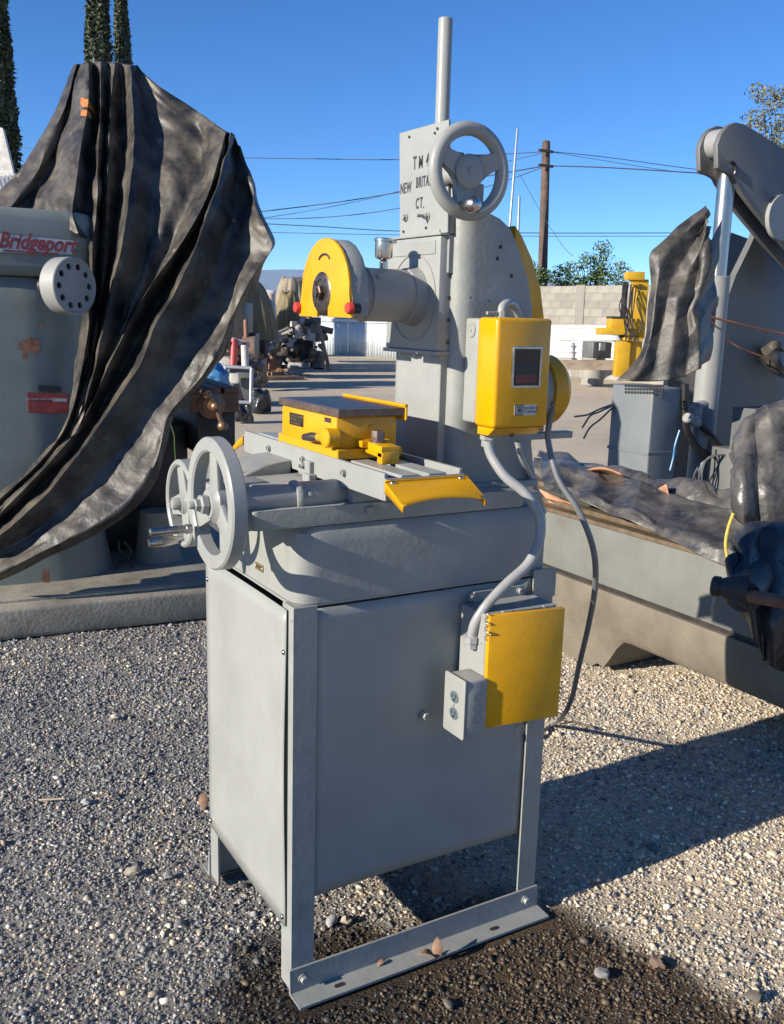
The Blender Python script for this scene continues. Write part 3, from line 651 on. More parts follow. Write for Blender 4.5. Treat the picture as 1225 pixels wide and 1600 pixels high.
bm = new(); cyl(bm, W2, (0.02, W2.y, W2.z), 0.02, None, 20); box(bm, -0.11, 0.02, 0.19, 0.25, 1.118, 1.140, 0.003); finish('wheel_shaft', bm, grey, G)
# ---- column, head, name plate
HX = 0.420
bm, done = part('lower_column', grey); box(bm, HX+0.012, 0.60, 0.142, 0.338, 1.105, 1.455, 0.002, 1); done()
bm, done = part('head_box', grey); box(bm, HX, 0.463, 0.141, 0.376, 1.425, 1.682, 0.003, 2); head = done()
bm = new(); prism(bm, roundpoly([(HX-0.005, 0.136, 1.6825), (0.468, 0.136, 1.6825), (0.468, 0.380, 1.6825), (HX-0.005, 0.380, 1.6825)], 0.004, 2), (0, 0, 0.005), 0.001, 1); finish('head_top_plate', bm, grey, head)
bm = new(); box(bm, HX-0.006, 0.468, 0.136, 0.381, 1.4155, 1.4245, 0.0015, 1); finish('head_bottom_plate', bm, grey, head)
for y in (0.165, 0.235, 0.30): 
    bm = new(); lathe(bm, (HX-0.001, y, 1.4155), (0, 0, -1), [(0.005, 0), (0.005, 0.005), (0.004, 0.006)], 8); finish('screw', bm, grey, head)
for z in (1.655, 1.625, 1.595, 1.545, 1.495, 1.47, 1.445):
    bm = new(); lathe(bm, (0.449, 0.1410, z), (0, -1, 0), [(0.005, 0), (0.005, 0.002), (0.003, 0.002), (0.003, 0.0005)], 12); finish('screw', bm, grey if z in (1.625, 1.47) else darksteel, head)
bm = new(); prism(bm, [(HX-0.0022, 0.16, 1.642), (HX-0.0022, 0.372, 1.642), (HX-0.0022, 0.372, 1.672), (HX-0.0022, 0.16, 1.672)], (0.003, 0, 0), 0.0008, 1); finish('cover_strip', bm, grey, head)
bm = new(); torus_like(bm, (HX-0.001, YC, 1.545), (1, 0, 0), [(0.098, -0.0012), (0.0995, -0.0016), (0.101, -0.0012), (0.101, 0.001), (0.098, 0.001)], 56); finish('ring_groove', bm, grey, head)
bm = new(); lathe(bm, (0.432, 0.165, 1.6875), (0, 0, 1), [(0.0075, 0), (0.0075, 0.007), (0.006, 0.009)], 12); lathe(bm, (0.452, 0.15, 1.6875), (0, 0, 1), [(0.006, 0), (0.006, 0.004)], 10); finish('cap_screw', bm, grey, head)
PXp = HX+0.011
bm, done = part('upper_column', grey); box(bm, PXp+0.008, 0.53, 0.136, 0.335, 1.6, 1.80, 0.002, 1); done()
pa, pb = onX(624, 208, PXp), onX(701, 186.5, PXp)
bm, done = part('maker_plate', grey); prism(bm, [(PXp, 0.131, 1.688), (PXp, 0.340, 1.688), (PXp, pa.y, pa.z), (PXp, pb.y, pb.z)], (0.006, 0, 0), 0.001, 1); mp_ = done()
def on_plate(px, py): q = onX(px, py, PXp-0.0006); return (PXp-0.0004, q.y, q.z)
for s, px, py, sz in (('T', 648, 256, 0.042), ('M', 657.5, 254, 0.040), ('4', 668, 251, 0.042), ('NEW', 634, 294.5, 0.034), ('BRITAIN', 676, 283.5, 0.034), ('C', 652, 319, 0.034), ('T', 658, 317.5, 0.034), ('.', 662, 318, 0.034)):
    text_mesh('plate_lettering', s, sz, on_plate(px, py) if s != 'BRITAIN' else on_plate(650, 286.5), (0, -1, 0), (0, 0, 1), ink, mp_, 0.0006, spacing=1.12, xs=0.62 if s != 'BRITAIN' else 0.56, bold=0.0005, align='CENTER' if s != 'BRITAIN' else 'LEFT')
for px, py in ((634, 340), (668, 338)):
    bm = new(); q = Vector(on_plate(px, py)); hexbolt(bm, q, (-1, 0, 0), 0.0075, 0.008)
    if px > 650: lathe(bm, q, (-1, 0, 0), [(0.004, 0), (0.004, 0.030)], 10)
    finish('plate_bolt', bm, grey, mp_)
for px, py in ((631, 362), (666, 356), (640, 214), (684, 201), (680, 208)):
    bm = new(); q = Vector(on_plate(px, py)); lathe(bm, q, (-1, 0, 0), [(0.003, 0), (0.003, 0.003)], 8); finish('plate_rivet', bm, darksteel, mp_)
# lift screw (round rod)
bm, done = part('lift_rod', grey); lathe(bm, (0.483, 0.25, 1.79), (0, 0, 1), [(0.0165, 0), (0.0165, 0.372), (0.0155, 0.376)], 24); done()
# column casting with curved back and rounded front edge
bm, done = part('column_casting', grey_rough)
prof = [(0.450, 1.10), (0.450, 1.72), (0.465, 1.730), (0.560, 1.730), (0.592, 1.705), (0.622, 1.655), (0.650, 1.595), (0.668, 1.530), (0.675, 1.46), (0.680, 1.30), (0.690, 1.20), (0.71, 1.135), (0.715, 1.10)]
nx_ = 7; ring = []
for (x, z) in prof:
    row = []
    fr = x < 0.47
    for k in range(nx_+1):      # rounded front right edge
        a = math.pi/2*k/nx_
        if fr: row.append((x+0.048*(1-math.sin(a)) if False else x+0.048*(1-math.cos(math.pi/2-a)) , 0.108+0.048*(1-math.sin(math.pi/2-a)), z))
    ring.append(row)
poly_bottom = roundpoly([(0.450, 0.108), (0.715, 0.108), (0.715, 0.405), (0.450, 0.405)], [0.048, 0.012, 0.012, 0.048], 7)
zs = [1.098, 1.115, 1.15, 1.20, 1.30, 1.46, 1.53, 1.595, 1.655, 1.705, 1.725, 1.733]
xb = [0.715, 0.712, 0.70, 0.690, 0.680, 0.675, 0.668, 0.650, 0.622, 0.592, 0.560, 0.535]
rows = []
for z, xx in zip(zs, xb):
    rows.append([bm.verts.new((0.450+(p[0]-0.450)*(xx-0.450)/0.265 if p[0] > 0.52 else p[0], p[1], z)) for p in poly_bottom])
for a, b in zip(rows, rows[1:]):
    for i in range(len(a)): bm.faces.new((a[i], a[(i+1) % len(a)], b[(i+1) % len(a)], b[i]))
bm.faces.new(rows[0]); bm.faces.new(rows[-1]); casting = done()
for px, py in ((782, 386), (777, 404), (799, 431), (735, 465), (764, 470)):
    bm = new(); q = onY(px, py, 0.1075); lathe(bm, q, (0, -1, 0), [(0.0045 if px > 770 else 0.002, 0), (0.0045 if px > 770 else 0.002, 0.0006)], 12); finish('tapped_hole', bm, darkhole, casting)
bm, done = part('column_foot', grey_rough); box(bm, 0.43, 0.70, 0.09, 0.42, 1.100, 1.118, 0.005, 2); done()
# belt guard behind
bm, done = part('belt_guard', yellow)
bp_ = [(x+0.05, z) for x, z in ((0.60, 1.42), (0.60, 1.72), (0.62, 1.70), (0.655, 1.645), (0.688, 1.575), (0.703, 1.50), (0.706, 1.42))]
prism(bm, [(x, 0.17, z) for x, z in bp_], (0, 0.12, 0), 0.003, 2); done()
# motor
bm, done = part('motor', grey); lathe(bm, (0.655, 0.258, 1.322), (1, 0, 0), [(0.05, 0), (0.078, 0.004), (0.084, 0.014), (0.084, 0.15)], 40); motor = done()
bm = new(); lathe(bm, (0.802, 0.258, 1.322), (1, 0, 0), [(0.086, 0), (0.092, 0.003), (0.0925, 0.042), (0.080, 0.060), (0.03, 0.066)], 40); finish('end_bell', bm, yellow, motor)
for a in (0.4, 2.0, 3.5, 5.2):
    bm = new(); c = Vector((0.806, 0.258+0.088*math.cos(a), 1.322+0.088*math.sin(a))); hexbolt(bm, c, (-1, 0, 0), 0.005, 0.006); finish('bolt', bm, grey, motor)
bm, done = part('motor_bracket', grey_rough); box(bm, 0.66, 0.862, 0.16, 0.19, 1.205, 1.222, 0.002, 1); box(bm, 0.66, 0.862, 0.33, 0.36, 1.205, 1.222, 0.002, 1); box(bm, 0.70, 0.79, 0.19, 0.33, 1.222, 1.248, 0.002, 1); done()
# ---- spindle, oil cup, wheel guard
SZ = 1.548
bm, done = part('spindle_housing', grey)
lathe(bm, (HX+0.002, YC, SZ), (-1, 0, 0), [(0.070, 0), (0.066, 0.016), (0.064, 0.028), (0.0605, 0.030), (0.0605, 0.132), (0.062, 0.134), (0.062, 0.140), (0.058, 0.143), (0.056, 0.162), (0.05, 0.165), (0.05, 0.205)], 40); spd = done()
bm = new(); hexbolt(bm, (0.30, YC-0.045, SZ+0.038), (0, -0.75, 0.66), 0.006, 0.006); finish('clamp_screw', bm, grey, spd)
bm = new(); cu_ = Vector((0.338, YC, SZ+0.056)); lathe(bm, cu_, (0, 0, 1), [(0.0095, 0), (0.0095, 0.020), (0.006, 0.024)], 12); lathe(bm, cu_+Vector((0, 0, 0.024)), (0, 0, 1), [(0.010, 0), (0.0195, 0.004), (0.0205, 0.012), (0.0205, 0.040), (0.0225, 0.041), (0.0225, 0.046), (0.021, 0.048)], 24)
box(bm, cu_.x+0.004, cu_.x+0.016, cu_.y-0.032, cu_.y-0.016, cu_.z+0.060, cu_.z+0.066, 0.001, 1); finish('oil_cup', bm, nickel, spd)
GXf, GXb = 0.176, 0.216; gy0 = 0.233; gz0 = 1.495
def arch(w, top, z0, flare=0.012, n=18):
    r = w; zc = top-r
    out = [(gy0-w-flare, z0), (gy0-w-flare, z0+0.02), (gy0-w-0.002, z0+0.035)]
    out += [(gy0-r*math.cos(math.pi*k/n), zc+r*math.sin(math.pi*k/n)) for k in range(n+1)]
    out += [(gy0+w+0.002, z0+0.035), (gy0+w+flare, z0+0.02), (gy0+w+flare, z0)]
    return out
slot = [(gy0+0.036, gz0), (gy0+0.036, gz0+0.055)]+[(gy0+0.012+0.034*math.cos(a), gz0+0.058+0.034*math.sin(a)) for a in np.linspace(0.05, math.pi-0.05, 10)]+[(gy0-0.018, gz0+0.055), (gy0-0.018, gz0)]
face = arch(0.119, 1.666, gz0)
bm, done = part('guard_cover', yellow)
poly = [(GXf, y, z) for y, z in face]+[(GXf, y, z) for y, z in slot]
prism(bm, poly, (0.007, 0, 0), 0.0015, 2); gcv = done()
bm = new(); rim = arch(0.117, 1.664, gz0+0.004, 0.002); ro = [(y, z) for y, z in rim]; ri_ = [(gy0+(y-gy0)*0.93, z if k in (0, len(rim)-1) else gz0+(z-gz0)*0.955) for k, (y, z) in enumerate(rim)]
prism(bm, [(GXf+0.0075, y, z) for y, z in ro]+[(GXf+0.0075, y, z) for y, z in reversed(ri_)], (GXb-GXf, 0, 0), 0.001, 1)
prism(bm, [(GXb+0.002, y, z) for y, z in ri_], (0.005, 0, 0)); finish('guard_rim', bm, grey_rough, G)
for y in (gy0-0.131, gy0+0.131):
    bm = new(); q = Vector((GXf-0.001, y, gz0+0.02)); lathe(bm, q+Vector((0.02, 0, 0)), (-1, 0, 0), [(0.011, 0), (0.011, 0.018)], 18); k = finish('guard_knob', bm, black, gcv)
    bm = new(); lathe(bm, q-Vector((-0.002, 0, 0)), (-1, 0, 0), [(0.0125, 0), (0.0125, 0.009), (0.0105, 0.012), (0.005, 0.013)], 22); finish('red_cap', bm, redp, k)
bm, done = part('wheel_flange', darksteel); ar = Vector((GXf+0.012, gy0+0.013, SZ))
lathe(bm, ar, (-1, 0, 0), [(0.046, 0), (0.046, 0.012), (0.042, 0.015), (0.030, 0.016), (0.028, 0.013), (0.018, 0.013)], 32); lathe(bm, ar-Vector((0.013, 0, 0)), (-1, 0, 0), [(0.0175, 0), (0.0175, 0.010), (0.015, 0.012)], 6); lathe(bm, ar-Vector((0.023, 0, 0)), (-1, 0, 0), [(0.010, 0), (0.010, 0.006), (0.004, 0.006)], 14); fl = done()
for a in (0.7, 2.3, 3.9, 5.5):
    bm = new(); lathe(bm, ar+Vector((-0.0155, 0.036*math.cos(a), 0.036*math.sin(a))), (-1, 0, 0), [(0.0045, 0), (0.0045, 0.0012)], 10); finish('spanner_hole', bm, darkhole, fl)
bm = new(); box(bm, GXf+0.014, GXf+0.042, gy0-0.012, gy0+0.036, gz0+0.003, SZ, 0.002); finish('wheel_arbor', bm, darksteel, G)
sm = [(gy0+0.03*math.cos(a), 1.615+0.02*math.sin(a)-0.004) for a in np.linspace(0.5, math.pi-0.5, 9)]
bm = new(); sweep(bm, [(GXf-0.0004, y, z) for y, z in sm], 0.0028, 6); finish('arrow_mark', bm, ink, gcv)
# ---- elevation handwheel (axis across the machine) with ball handle
EH = onY(733, 268, 0.045)
bm, done = part('handwheel', grey); ri = 0.1035-0.017
cs = [(ri+0.0150*math.cos(a), 0.0150*math.sin(a)) for a in np.linspace(0, 2*math.pi, 12, endpoint=False)]
torus_like(bm, EH, (0, -1, 0), cs, 56); ax = Vector((0, -1, 0)); _, eu, ew = frame_of(ax)
lathe(bm, EH-ax*0.022, ax, [(0.030, 0), (0.036, 0.012), (0.036, 0.026), (0.031, 0.030), (0.018, 0.031)], 28)
for k, pxy in enumerate(((690, 240), (780, 250), (722, 315))):
    q = onY(pxy[0], pxy[1], 0.045); d = (q-EH).normalized(); s = d.cross(ax); p0 = EH+d*0.025; p1 = EH+d*0.092
    prism(bm, [p0+s*0.030-ax*0.018, p0-s*0.030-ax*0.018, p0.lerp(p1,.5)-s*0.014-ax*0.012, p1-s*0.021-ax*0.007, p1+s*0.021-ax*0.007, p0.lerp(p1,.5)+s*0.014-ax*0.012], ax*0.018, 0.004, 2)
ehw = done()
bm = new(); cyl(bm, EH+Vector((0, 0.014, 0)), (EH.x, 0.16, EH.z), 0.017, None, 20); cyl(bm, EH-Vector((0, -0.02, 0)), EH-Vector((0, 0.012, 0)), 0.0075); box(bm, PXp+0.010, EH.x+0.05, 0.115, 0.20, EH.z-0.06, EH.z-0.032, 0.003); box(bm, PXp+0.008, EH.x+0.024, 0.128, 0.20, EH.z-0.05, EH.z+0.03, 0.005); finish('lift_shaft', bm, grey, G)
hb = onY(724, 322, 0.030)
bm = new(); lathe(bm, hb+Vector((0, 0.02, 0)), ax, [(0.012, 0), (0.009, 0.02), (0.0095, 0.028), (0.0125, 0.034), (0.0165, 0.042), (0.0180, 0.052), (0.0170, 0.062), (0.012, 0.069), (0.003, 0.072)], 24); finish('ball_grip', bm, steel, ehw)
# ---- starter box
bm, done = part('starter_base', grey); box(bm, 0.474, 0.622, 0.056, 0.1076, 1.266, 1.502, 0.006, 3); stb = done()
bm = new(); q = Vector((0.4738, 0.083, 1.475)); lathe(bm, q, (-1, 0, 0), [(0.0165, 0), (0.0165, 0.002), (0.013, 0.0025), (0.012, 0.0015), (0.004, 0.0015), (0.0035, 0.003)], 26); finish('knockout', bm, grey, stb)
bm, done = part('starter_cover', yellow_gloss)
box(bm, 0.471, 0.625, -0.020, 0.0555, 1.262, 1.505, 0.009, 3); stc = done()
bm = new(); prism(bm, [(0.474, -0.0207, 1.262), (0.622, -0.0207, 1.262), (0.622, -0.004, 1.240), (0.474, 0.02, 1.240)], (0, 0.0, 0.010), 0.002, 1); 
bm.free()
bm = new(); prism(bm, [(0.478, -0.016, 1.262), (0.478, 0.05, 1.262), (0.478, 0.05, 1.243), (0.478, 0.008, 1.243)], (0.142, 0, 0), 0.003, 2); finish('cover_skirt', bm, yellow_gloss, stc)
YF = -0.0204
wa, wb = onY(802, 543, YF), onY(842, 604, YF)
m4 = axes((0, YF, 0), (1, 0, 0), (0, 0, 1))
x0, x1, z1, z0 = wa.x, wb.x, wa.z, wb.z
holed_plate('window_frame', roundpoly([(x0-0.002, z0-0.002), (x1+0.002, z0-0.002), (x1+0.002, z1+0.002), (x0-0.002, z1+0.002)], 0.003, 3), [[(x0+0.0025, z0+0.0025), (x0+0.0025, z1-0.0025), (x1-0.0025, z1-0.0025), (x1-0.0025, z0+0.0025)]], 0.004, axes((0, YF-0.001, 0), (1, 0, 0), (0, 0, 1)), steel, stc, 0.0006)
bm = new(); box(bm, x0+0.001, x1-0.001, YF-0.0012, YF+0.001, z0+0.001, z1-0.001); win = finish('switch_window', bm, glassm, stc)
for za, zb, mtl in ((0.30, 0.60, black), (0.10, 0.30, redplate)):
    bm = new(); h = z1-z0; box(bm, x0+0.010, x1-0.010, YF-0.0018, YF-0.0011, z0+h*za, z0+h*zb); finish('push_button', bm, mtl, win)
la, lb = onY(804, 633, YF), onY(837, 648, YF)
bm = new(); box(bm, la.x, lb.x, YF-0.0012, YF+0.001, lb.z, la.z); lab = finish('maker_label', bm, galv, stc)
hh = la.z-lb.z; lx = la.x+0.001
for k, (g, mtl) in enumerate(((0.0, ink), (0.0022, galv), (0.0040, ink), (0.0062, galv), (0.0075, ink))):
    bm = new(); box(bm, lx+g, lx+hh-g, YF-0.0013-0.0003*(k+1), YF-0.0010, lb.z+g, la.z-g); finish('square_mark', bm, mtl, lab)
text_mesh('label_lettering', 'SQUARE D', 0.0085, (lb.x-0.0155, YF-0.0014, la.z-hh*0.33), (1, 0, 0), (0, 0, 1), ink, lab, 0.0002)
text_mesh('label_lettering', 'COMPANY', 0.0085, (lb.x-0.0155, YF-0.0014, la.z-hh*0.70), (1, 0, 0), (0, 0, 1), ink, lab, 0.0002)
bm = new(); hexbolt(bm, (0.545, 0.012, 1.2475), (0, -0.8, -0.6), 0.006, 0.008); finish('cover_screw', bm, darksteel, stc)
bm = new(); lathe(bm, (0.540, 0.062, 1.501), (0, 0, 1), [(0.014, 0), (0.014, 0.006), (0.011, 0.007), (0.011, 0.018)], 8); lathe(bm, (0.53, 0.062, 1.514), (-1, 0, 0), [(0.004, 0), (0.004, 0.03)], 8); finish('cable_clamp', bm, grey, stb)
# ---- conduits and cable
bm, done = part('conduit', cable_grey)
sweep(bm, [(0.540, 0.062, 1.512), (0.545, 0.065, 1.530), (0.572, 0.075, 1.538), (0.610, 0.10, 1.525), (0.634, 0.112, 1.49), (0.637, 0.10, 1.44), (0.637, 0.085, 1.36), (0.640, 0.075, 1.30), (0.655, 0.08, 1.25)], 0.0095, 12, 50); done()
bm, done = part('conduit', cable_grey)
cp = [((762, 690), 0.045), ((768, 712), 0.035), ((790, 745), 0.0), ((822, 772), -0.035), ((842, 806), -0.055), ((843, 842), -0.065), ((826, 880), -0.07), ((792, 912), -0.072), ((760, 945), -0.068), ((742, 975), -0.058), ((737, 1000), -0.050)]
sweep(bm, [onY(p[0], p[1], y) for p, y in cp], 0.0118, 14, 70); cdt = done()
bm = new(); q = onY(762, 688, 0.05); lathe(bm, q+Vector((0, 0, 0.012)), (0, 0, -1), [(0.018, 0), (0.018, 0.010), (0.0145, 0.012), (0.0145, 0.026)], 6); finish('conduit_nut', bm, grey, cdt)
bm = new(); q = onY(737, 992, -0.050); lathe(bm, q, (0.05, 0.02, -1), [(0.0145, 0), (0.019, 0.002), (0.019, 0.016), (0.016, 0.018), (0.016, 0.03), (0.010, 0.032)], 8); cyl(bm, q+Vector((0, 0, -0.024)), q+Vector((0.045, 0.0, -0.026)), 0.011); finish('conduit_elbow', bm, cable_grey, cdt)
bm, done = part('conduit', cable_grey)
sweep(bm, [onY(808, 690, 0.07), onY(815, 715, 0.07), onY(830, 745, 0.10), onY(842, 775, 0.14), onY(850, 800, 0.2)], 0.007, 10, 24); done()
bm, done = part('power_cord', cable_cord)
pc = [((863, 640), .66), ((857, 668), .66), ((857, 692), .662), ((872, 748), .67), ((905, 800), .70), ((927, 858), .74), ((930, 915), .80), ((920, 975), .86), ((906, 1035), .93), ((894, 1088), 1.0), ((880, 1118), 1.08)]
pts = [onX(p[0], p[1], x) for p, x in pc]+[onZ(864, 1132, 0.012), onZ(850, 1141, 0.012), onZ(825, 1155, 0.012)]
sweep(bm, pts, 0.0074, 10, 90); done()
# ---- disconnect box on the side
BX0, BX1 = 0.424, 0.567; bf = onX(765, 1000, BX0).y
tl, bl = onY(765, 963, bf), onY(763, 1137, bf)
tr = onY(879, 950, bf)
bz1, bz0 = tl.z, bl.z
bm, done = part('disconnect_box', grey); box(bm, BX0, tr.x-0.004, bf+0.016, 0.005, bz0+0.006, bz1-0.003, 0.002, 1)
box(bm, BX0+0.03, tr.x-0.03, -0.002, 0.004, bz1-0.004, bz1+0.022, 0.001, 1); dbx = done()
bm = new(); dang = R_(7.0); dm = Matrix.Translation((BX0-0.002, bf, 0)) @ Matrix.Rotation(-dang, 4, 'Z')
box(bm, 0, (tr.x-BX0)*0.955, 0.0, 0.0145, bz0, bz1, 0.002, 2, dm); ddr = finish('box_door', bm, yellow, dbx)   # shut door, turned outward so its face catches sun
bm = new(); q0 = onY(785, 957, bf+0.012); q1 = onY(862, 947, bf+0.012); cyl(bm, q0, q1, 0.0025)
for a in (0.0, 0.82): cyl(bm, q0.lerp(q1, a), q0.lerp(q1, a+0.18), 0.0045, None, 10)
finish('hinge', bm, grey, dbx)
bm = new(); 
for k in range(6):
    c = onX(764-(k % 2)*3, 962+k*7, BX0-0.003); torus_like(bm, c, (0.4, 1, 0.3*(-1)**k), [(0.005+0.001*math.cos(a), 0.001*math.sin(a)) for a in np.linspace(0, 6.28, 6, endpoint=False)], 12)
finish('latch_chain', bm, steel, dbx)
bm = new(); q = onY(813, 1131, bf+0.03); torus_like(bm, q+Vector((0, 0, -0.012)), (0.3, 1, 0), [(0.010+0.002*math.cos(a), 0.002*math.sin(a)) for a in np.linspace(0, 6.28, 6, endpoint=False)], 14); finish('hasp', bm, steel, dbx)
bm = new(); prism(bm, [onY(808, 1128, 0.0), onY(817, 1128, 0.0), onY(809, 1395, 0.0055), onY(804, 1395, 0.0055)], (0, 0.002, 0)); bm.free()
# outlet box with two receptacles (cover faces the operator side)
oa, ob = onX(697, 1062, 0.362), onX(726, 1145, 0.362)
ox = 0.362; oz1 = onX(712, 1056, ox).z; oz0 = onX(712, 1149, ox).z; oy0, oy1 = onX(727, 1100, ox).y, onX(695, 1100, ox).y
bm, done = part('outlet_box', grey); box(bm, ox+0.003, ox+0.062, oy0+0.002, oy1-0.003, oz0+0.003, oz1-0.003, 0.006, 3); obx = done()
zc = (oz0+oz1)/2; yc = (oy0+oy1)/2; rz = 0.0155
m4 = axes((ox, yc, zc), (0, -1, 0), (0, 0, 1)); hw_, hh_ = (oy1-oy0)/2, (oz1-oz0)/2
holed_plate('cover_plate', roundpoly([(-hw_, -hh_), (hw_, -hh_), (hw_, hh_), (-hw_, hh_)], 0.006, 4), [circ(0, s*0.0195, 0.0172, 20, 0.0145) for s in (-1, 1)], 0.003, m4, grey, obx, 0.0006)
for s in (-1, 1):
    bm = new(); c = m4 @ Vector((0, s*0.0195, 0)); 
    prism(bm, [m4 @ Vector((p[0], s*0.0195+p[1], -0.001)) for p in circ(0, 0, 0.0165, 20, 0.0138)], (-0.004, 0, 0)); rc = finish('receptacle', bm, receptacle_m, obx)
    bm = new()
    for dx, w2, h2, dz in ((-0.006, 0.0011, 0.004, 0.003), (0.006, 0.0011, 0.0045, 0.003), (0, 0.0026, 0.0026, -0.006)):
        pts = [m4 @ Vector((dx+a*w2, s*0.0195+dz+b*h2, 0.0032)) for a, b in ((-1, -1), (1, -1), (1, 1), (-1, 1))]; prism(bm, pts, (-0.0006, 0, 0))
    finish('receptacle_slots', bm, black, rc, 0)
bm = new(); lathe(bm, m4 @ Vector((0, 0, 0.0015)), (-1, 0, 0), [(0.0025, 0), (0.0022, 0.0012)], 10); finish('screw', bm, steel, obx)
for k in range(3):
    bm = new(); torus_like(bm, (ox+0.036, oy0+0.002, zc+(k-1)*0.0255), (0, -1, 0), [(0.0098, 0), (0.0105, 0.0008), (0.0112, 0)], 22); lathe(bm, (ox+0.036, oy0+0.0023, zc+(k-1)*0.0255), (0, -1, 0), [(0.0096, 0), (0.0096, 0.0007)], 22); finish('knockout', bm, grey, obx)
bm = new(); cyl(bm, (ox+0.04, yc, zc), (BX0+0.003, yc, zc), 0.010); finish('nipple', bm, grey, obx)

# ================================================================== draped sheets
def loft_grid(lines, nt=70, nsub=6, sharp=None):
    """lines: list of 3D polylines (fold ridges and valleys); returns grid [s][t]"""
    L = [np.array(catmull([tuple(p) for p in ln], nt)) for ln in lines]
    n = (len(L)-1)*nsub+1; grid = []
    for k in range(n):
        i = min(k//nsub, len(L)-2); t = (k-i*nsub)/nsub
        a = L[max(i-1, 0)]; b = L[i]; c = L[i+1]; d = L[min(i+2, len(L)-1)]
        sh0 = sharp is not None and sharp[i]; sh1 = sharp is not None and sharp[i+1]
        m0 = (c-b)*1.0 if sh0 else (c-a)*0.5*(0.55 if sharp is None else 0.8); m1 = (c-b)*1.0 if sh1 else (d-b)*0.5*(0.55 if sharp is None else 0.8)
        t2, t3 = t*t, t*t*t
        grid.append((2*t3-3*t2+1)*b+(t3-2*t2+t)*m0+(-2*t3+3*t2)*c+(t3-t2)*m1)
    return np.array(grid)
def wrinkle(grid, amp, sc, seed=0, ridged=True):
    S, T, _ = grid.shape
    du = np.gradient(grid, axis=0); dv = np.gradient(grid, axis=1); nn = np.cross(du, dv); nn /= np.linalg.norm(nn, axis=-1, keepdims=True)+1e-9
    p = grid
    q1 = p[..., 0]*0.7+p[..., 1]*0.9+p[..., 2]*0.25; q2 = p[..., 2]-p[..., 0]*0.35+p[..., 1]*0.3
    h = 0
    for o, (a, f) in enumerate(((1, 1), (0.55, 2.1), (0.3, 4.3))):
        v = vnoise(q1*sc*f+vnoise(q2*sc*f*.6, q1*sc*f*.6, seed+7+o)*1.3, q2*sc*f*0.7, seed+o)
        h = h+a*((1-np.abs(2*v-1))**2 if ridged else v-0.5)
    return grid+nn*((h-0.6)*amp)[..., None]
def creases(grid, amp, freq, seed=0, n=7):
    """sharp fold lines in a thin sheet: triangle waves in many directions, fading in and out"""
    r = np.random.default_rng(seed); du = np.gradient(grid, axis=0); dv = np.gradient(grid, axis=1); nn = np.cross(du, dv); nn /= np.linalg.norm(nn, axis=-1, keepdims=True)+1e-9
    S, T, _ = grid.shape; lu = np.linalg.norm(du, axis=-1).mean()*S; lv = np.linalg.norm(dv, axis=-1).mean()*T
    U, W = np.meshgrid(np.linspace(0, lu, S), np.linspace(0, lv, T), indexing='ij'); h = 0
    for k in range(n):
        a = r.uniform(0, math.pi); f = freq*(0.6+1.6*r.random()); ph = r.uniform(0, 9)
        q = (U*math.cos(a)+W*math.sin(a))*f+ph+0.55*(vnoise(U*freq*0.45+k*3, W*freq*0.45, seed+k)-0.5)
        tri = np.abs(2*(q-np.floor(q+0.5))); mask = np.clip((vnoise(U*freq*0.35+k*11, W*freq*0.35+k, seed+40+k)-0.38)*3, 0, 1)
        h = h+(tri-0.5)*mask/(0.5+f/freq)
    return grid+nn*(h*amp)[..., None]
def grid_bm(bm, grid, keep=None):
    S, T, _ = grid.shape; vs = [[bm.verts.new(grid[i, j]) for j in range(T)] for i in range(S)]
    for i in range(S-1):
        for j in range(T-1):
            if keep is None or keep(i/(S-1), j/(T-1)): bm.faces.new((vs[i][j], vs[i+1][j], vs[i+1][j+1], vs[i][j+1]))
    for v in [v for v in bm.verts if not v.link_faces]: bm.verts.remove(v)
def cloth(name, grids, material, parent=None, thick=0.004):
    bm = new()
    for g in grids: grid_bm(bm, g)
    o = finish(name, bm, material, parent, smooth=80); md = o.modifiers.new('thick', 'SOLIDIFY'); md.thickness = thick; md.offset = 0; return o

# ================================================================== COVERED MILLING MACHINE (left)
bl_, br_ = onZ(0, 1003, 0), onZ(322, 968, 0); mdir = (br_-bl_).normalized(); mdir.z = 0; mnor = Vector((mdir.y, -mdir.x, 0))   # mnor faces the viewer
def mp(a, b, z): return bl_+mdir*a-mnor*b+Vector((0, 0, z))          # along, behind front edge, height
MM = thing('milling_machine', mp(-0.1, 0.6, 0), 'grey milling machine with a red name badge half hidden under a black tarp', 'milling machine')
def obox(bm, a0, a1, b0, b1, z0, z1, bev=0.0, seg=2):
    m = Matrix((mdir, -mnor, Vector((0, 0, 1)))).transposed().to_4x4(); m.translation = bl_
    return box(bm, a0, a1, b0, b1, z0, z1, bev, seg, m)
bm = new(); obox(bm, -1.1, 1.35, 0.0, 1.45, 0.0, 0.155, 0.025, 4); obox(bm, -1.0, 1.25, 0.08, 1.35, 0.145, 0.175, 0.02, 3); mbase = finish('base', bm, mill_base_m, MM)
def onM(px, py, b):                                                   # point on plane parallel to machine front at distance b behind the edge
    d = Vector(ray(px, py)); p0 = bl_-mnor*b; C0 = Vector(CAM); t = (p0-C0).dot(mnor)/d.dot(mnor); return C0+d*t
zh1 = onM(60, 326, 0.36).z; zh0 = onM(60, 432, 0.36).z
def col_rows(bm, pl, spec):
    rows = []
    for z, s_ in spec: rows.append([bm.verts.new(mp(-0.3+(p[0]+0.3)*s_, 0.75+(p[1]-0.75)*s_, z)) for p in pl])
    for a, b in zip(rows, rows[1:]):
        for i in range(len(a)): bm.faces.new((a[i], a[(i+1) % len(a)], b[(i+1) % len(a)], b[i]))
    bm.faces.new(rows[0]); bm.faces.new(rows[-1])
bm = new()                                                           # column: rounded body, flaring down, under a squarer head
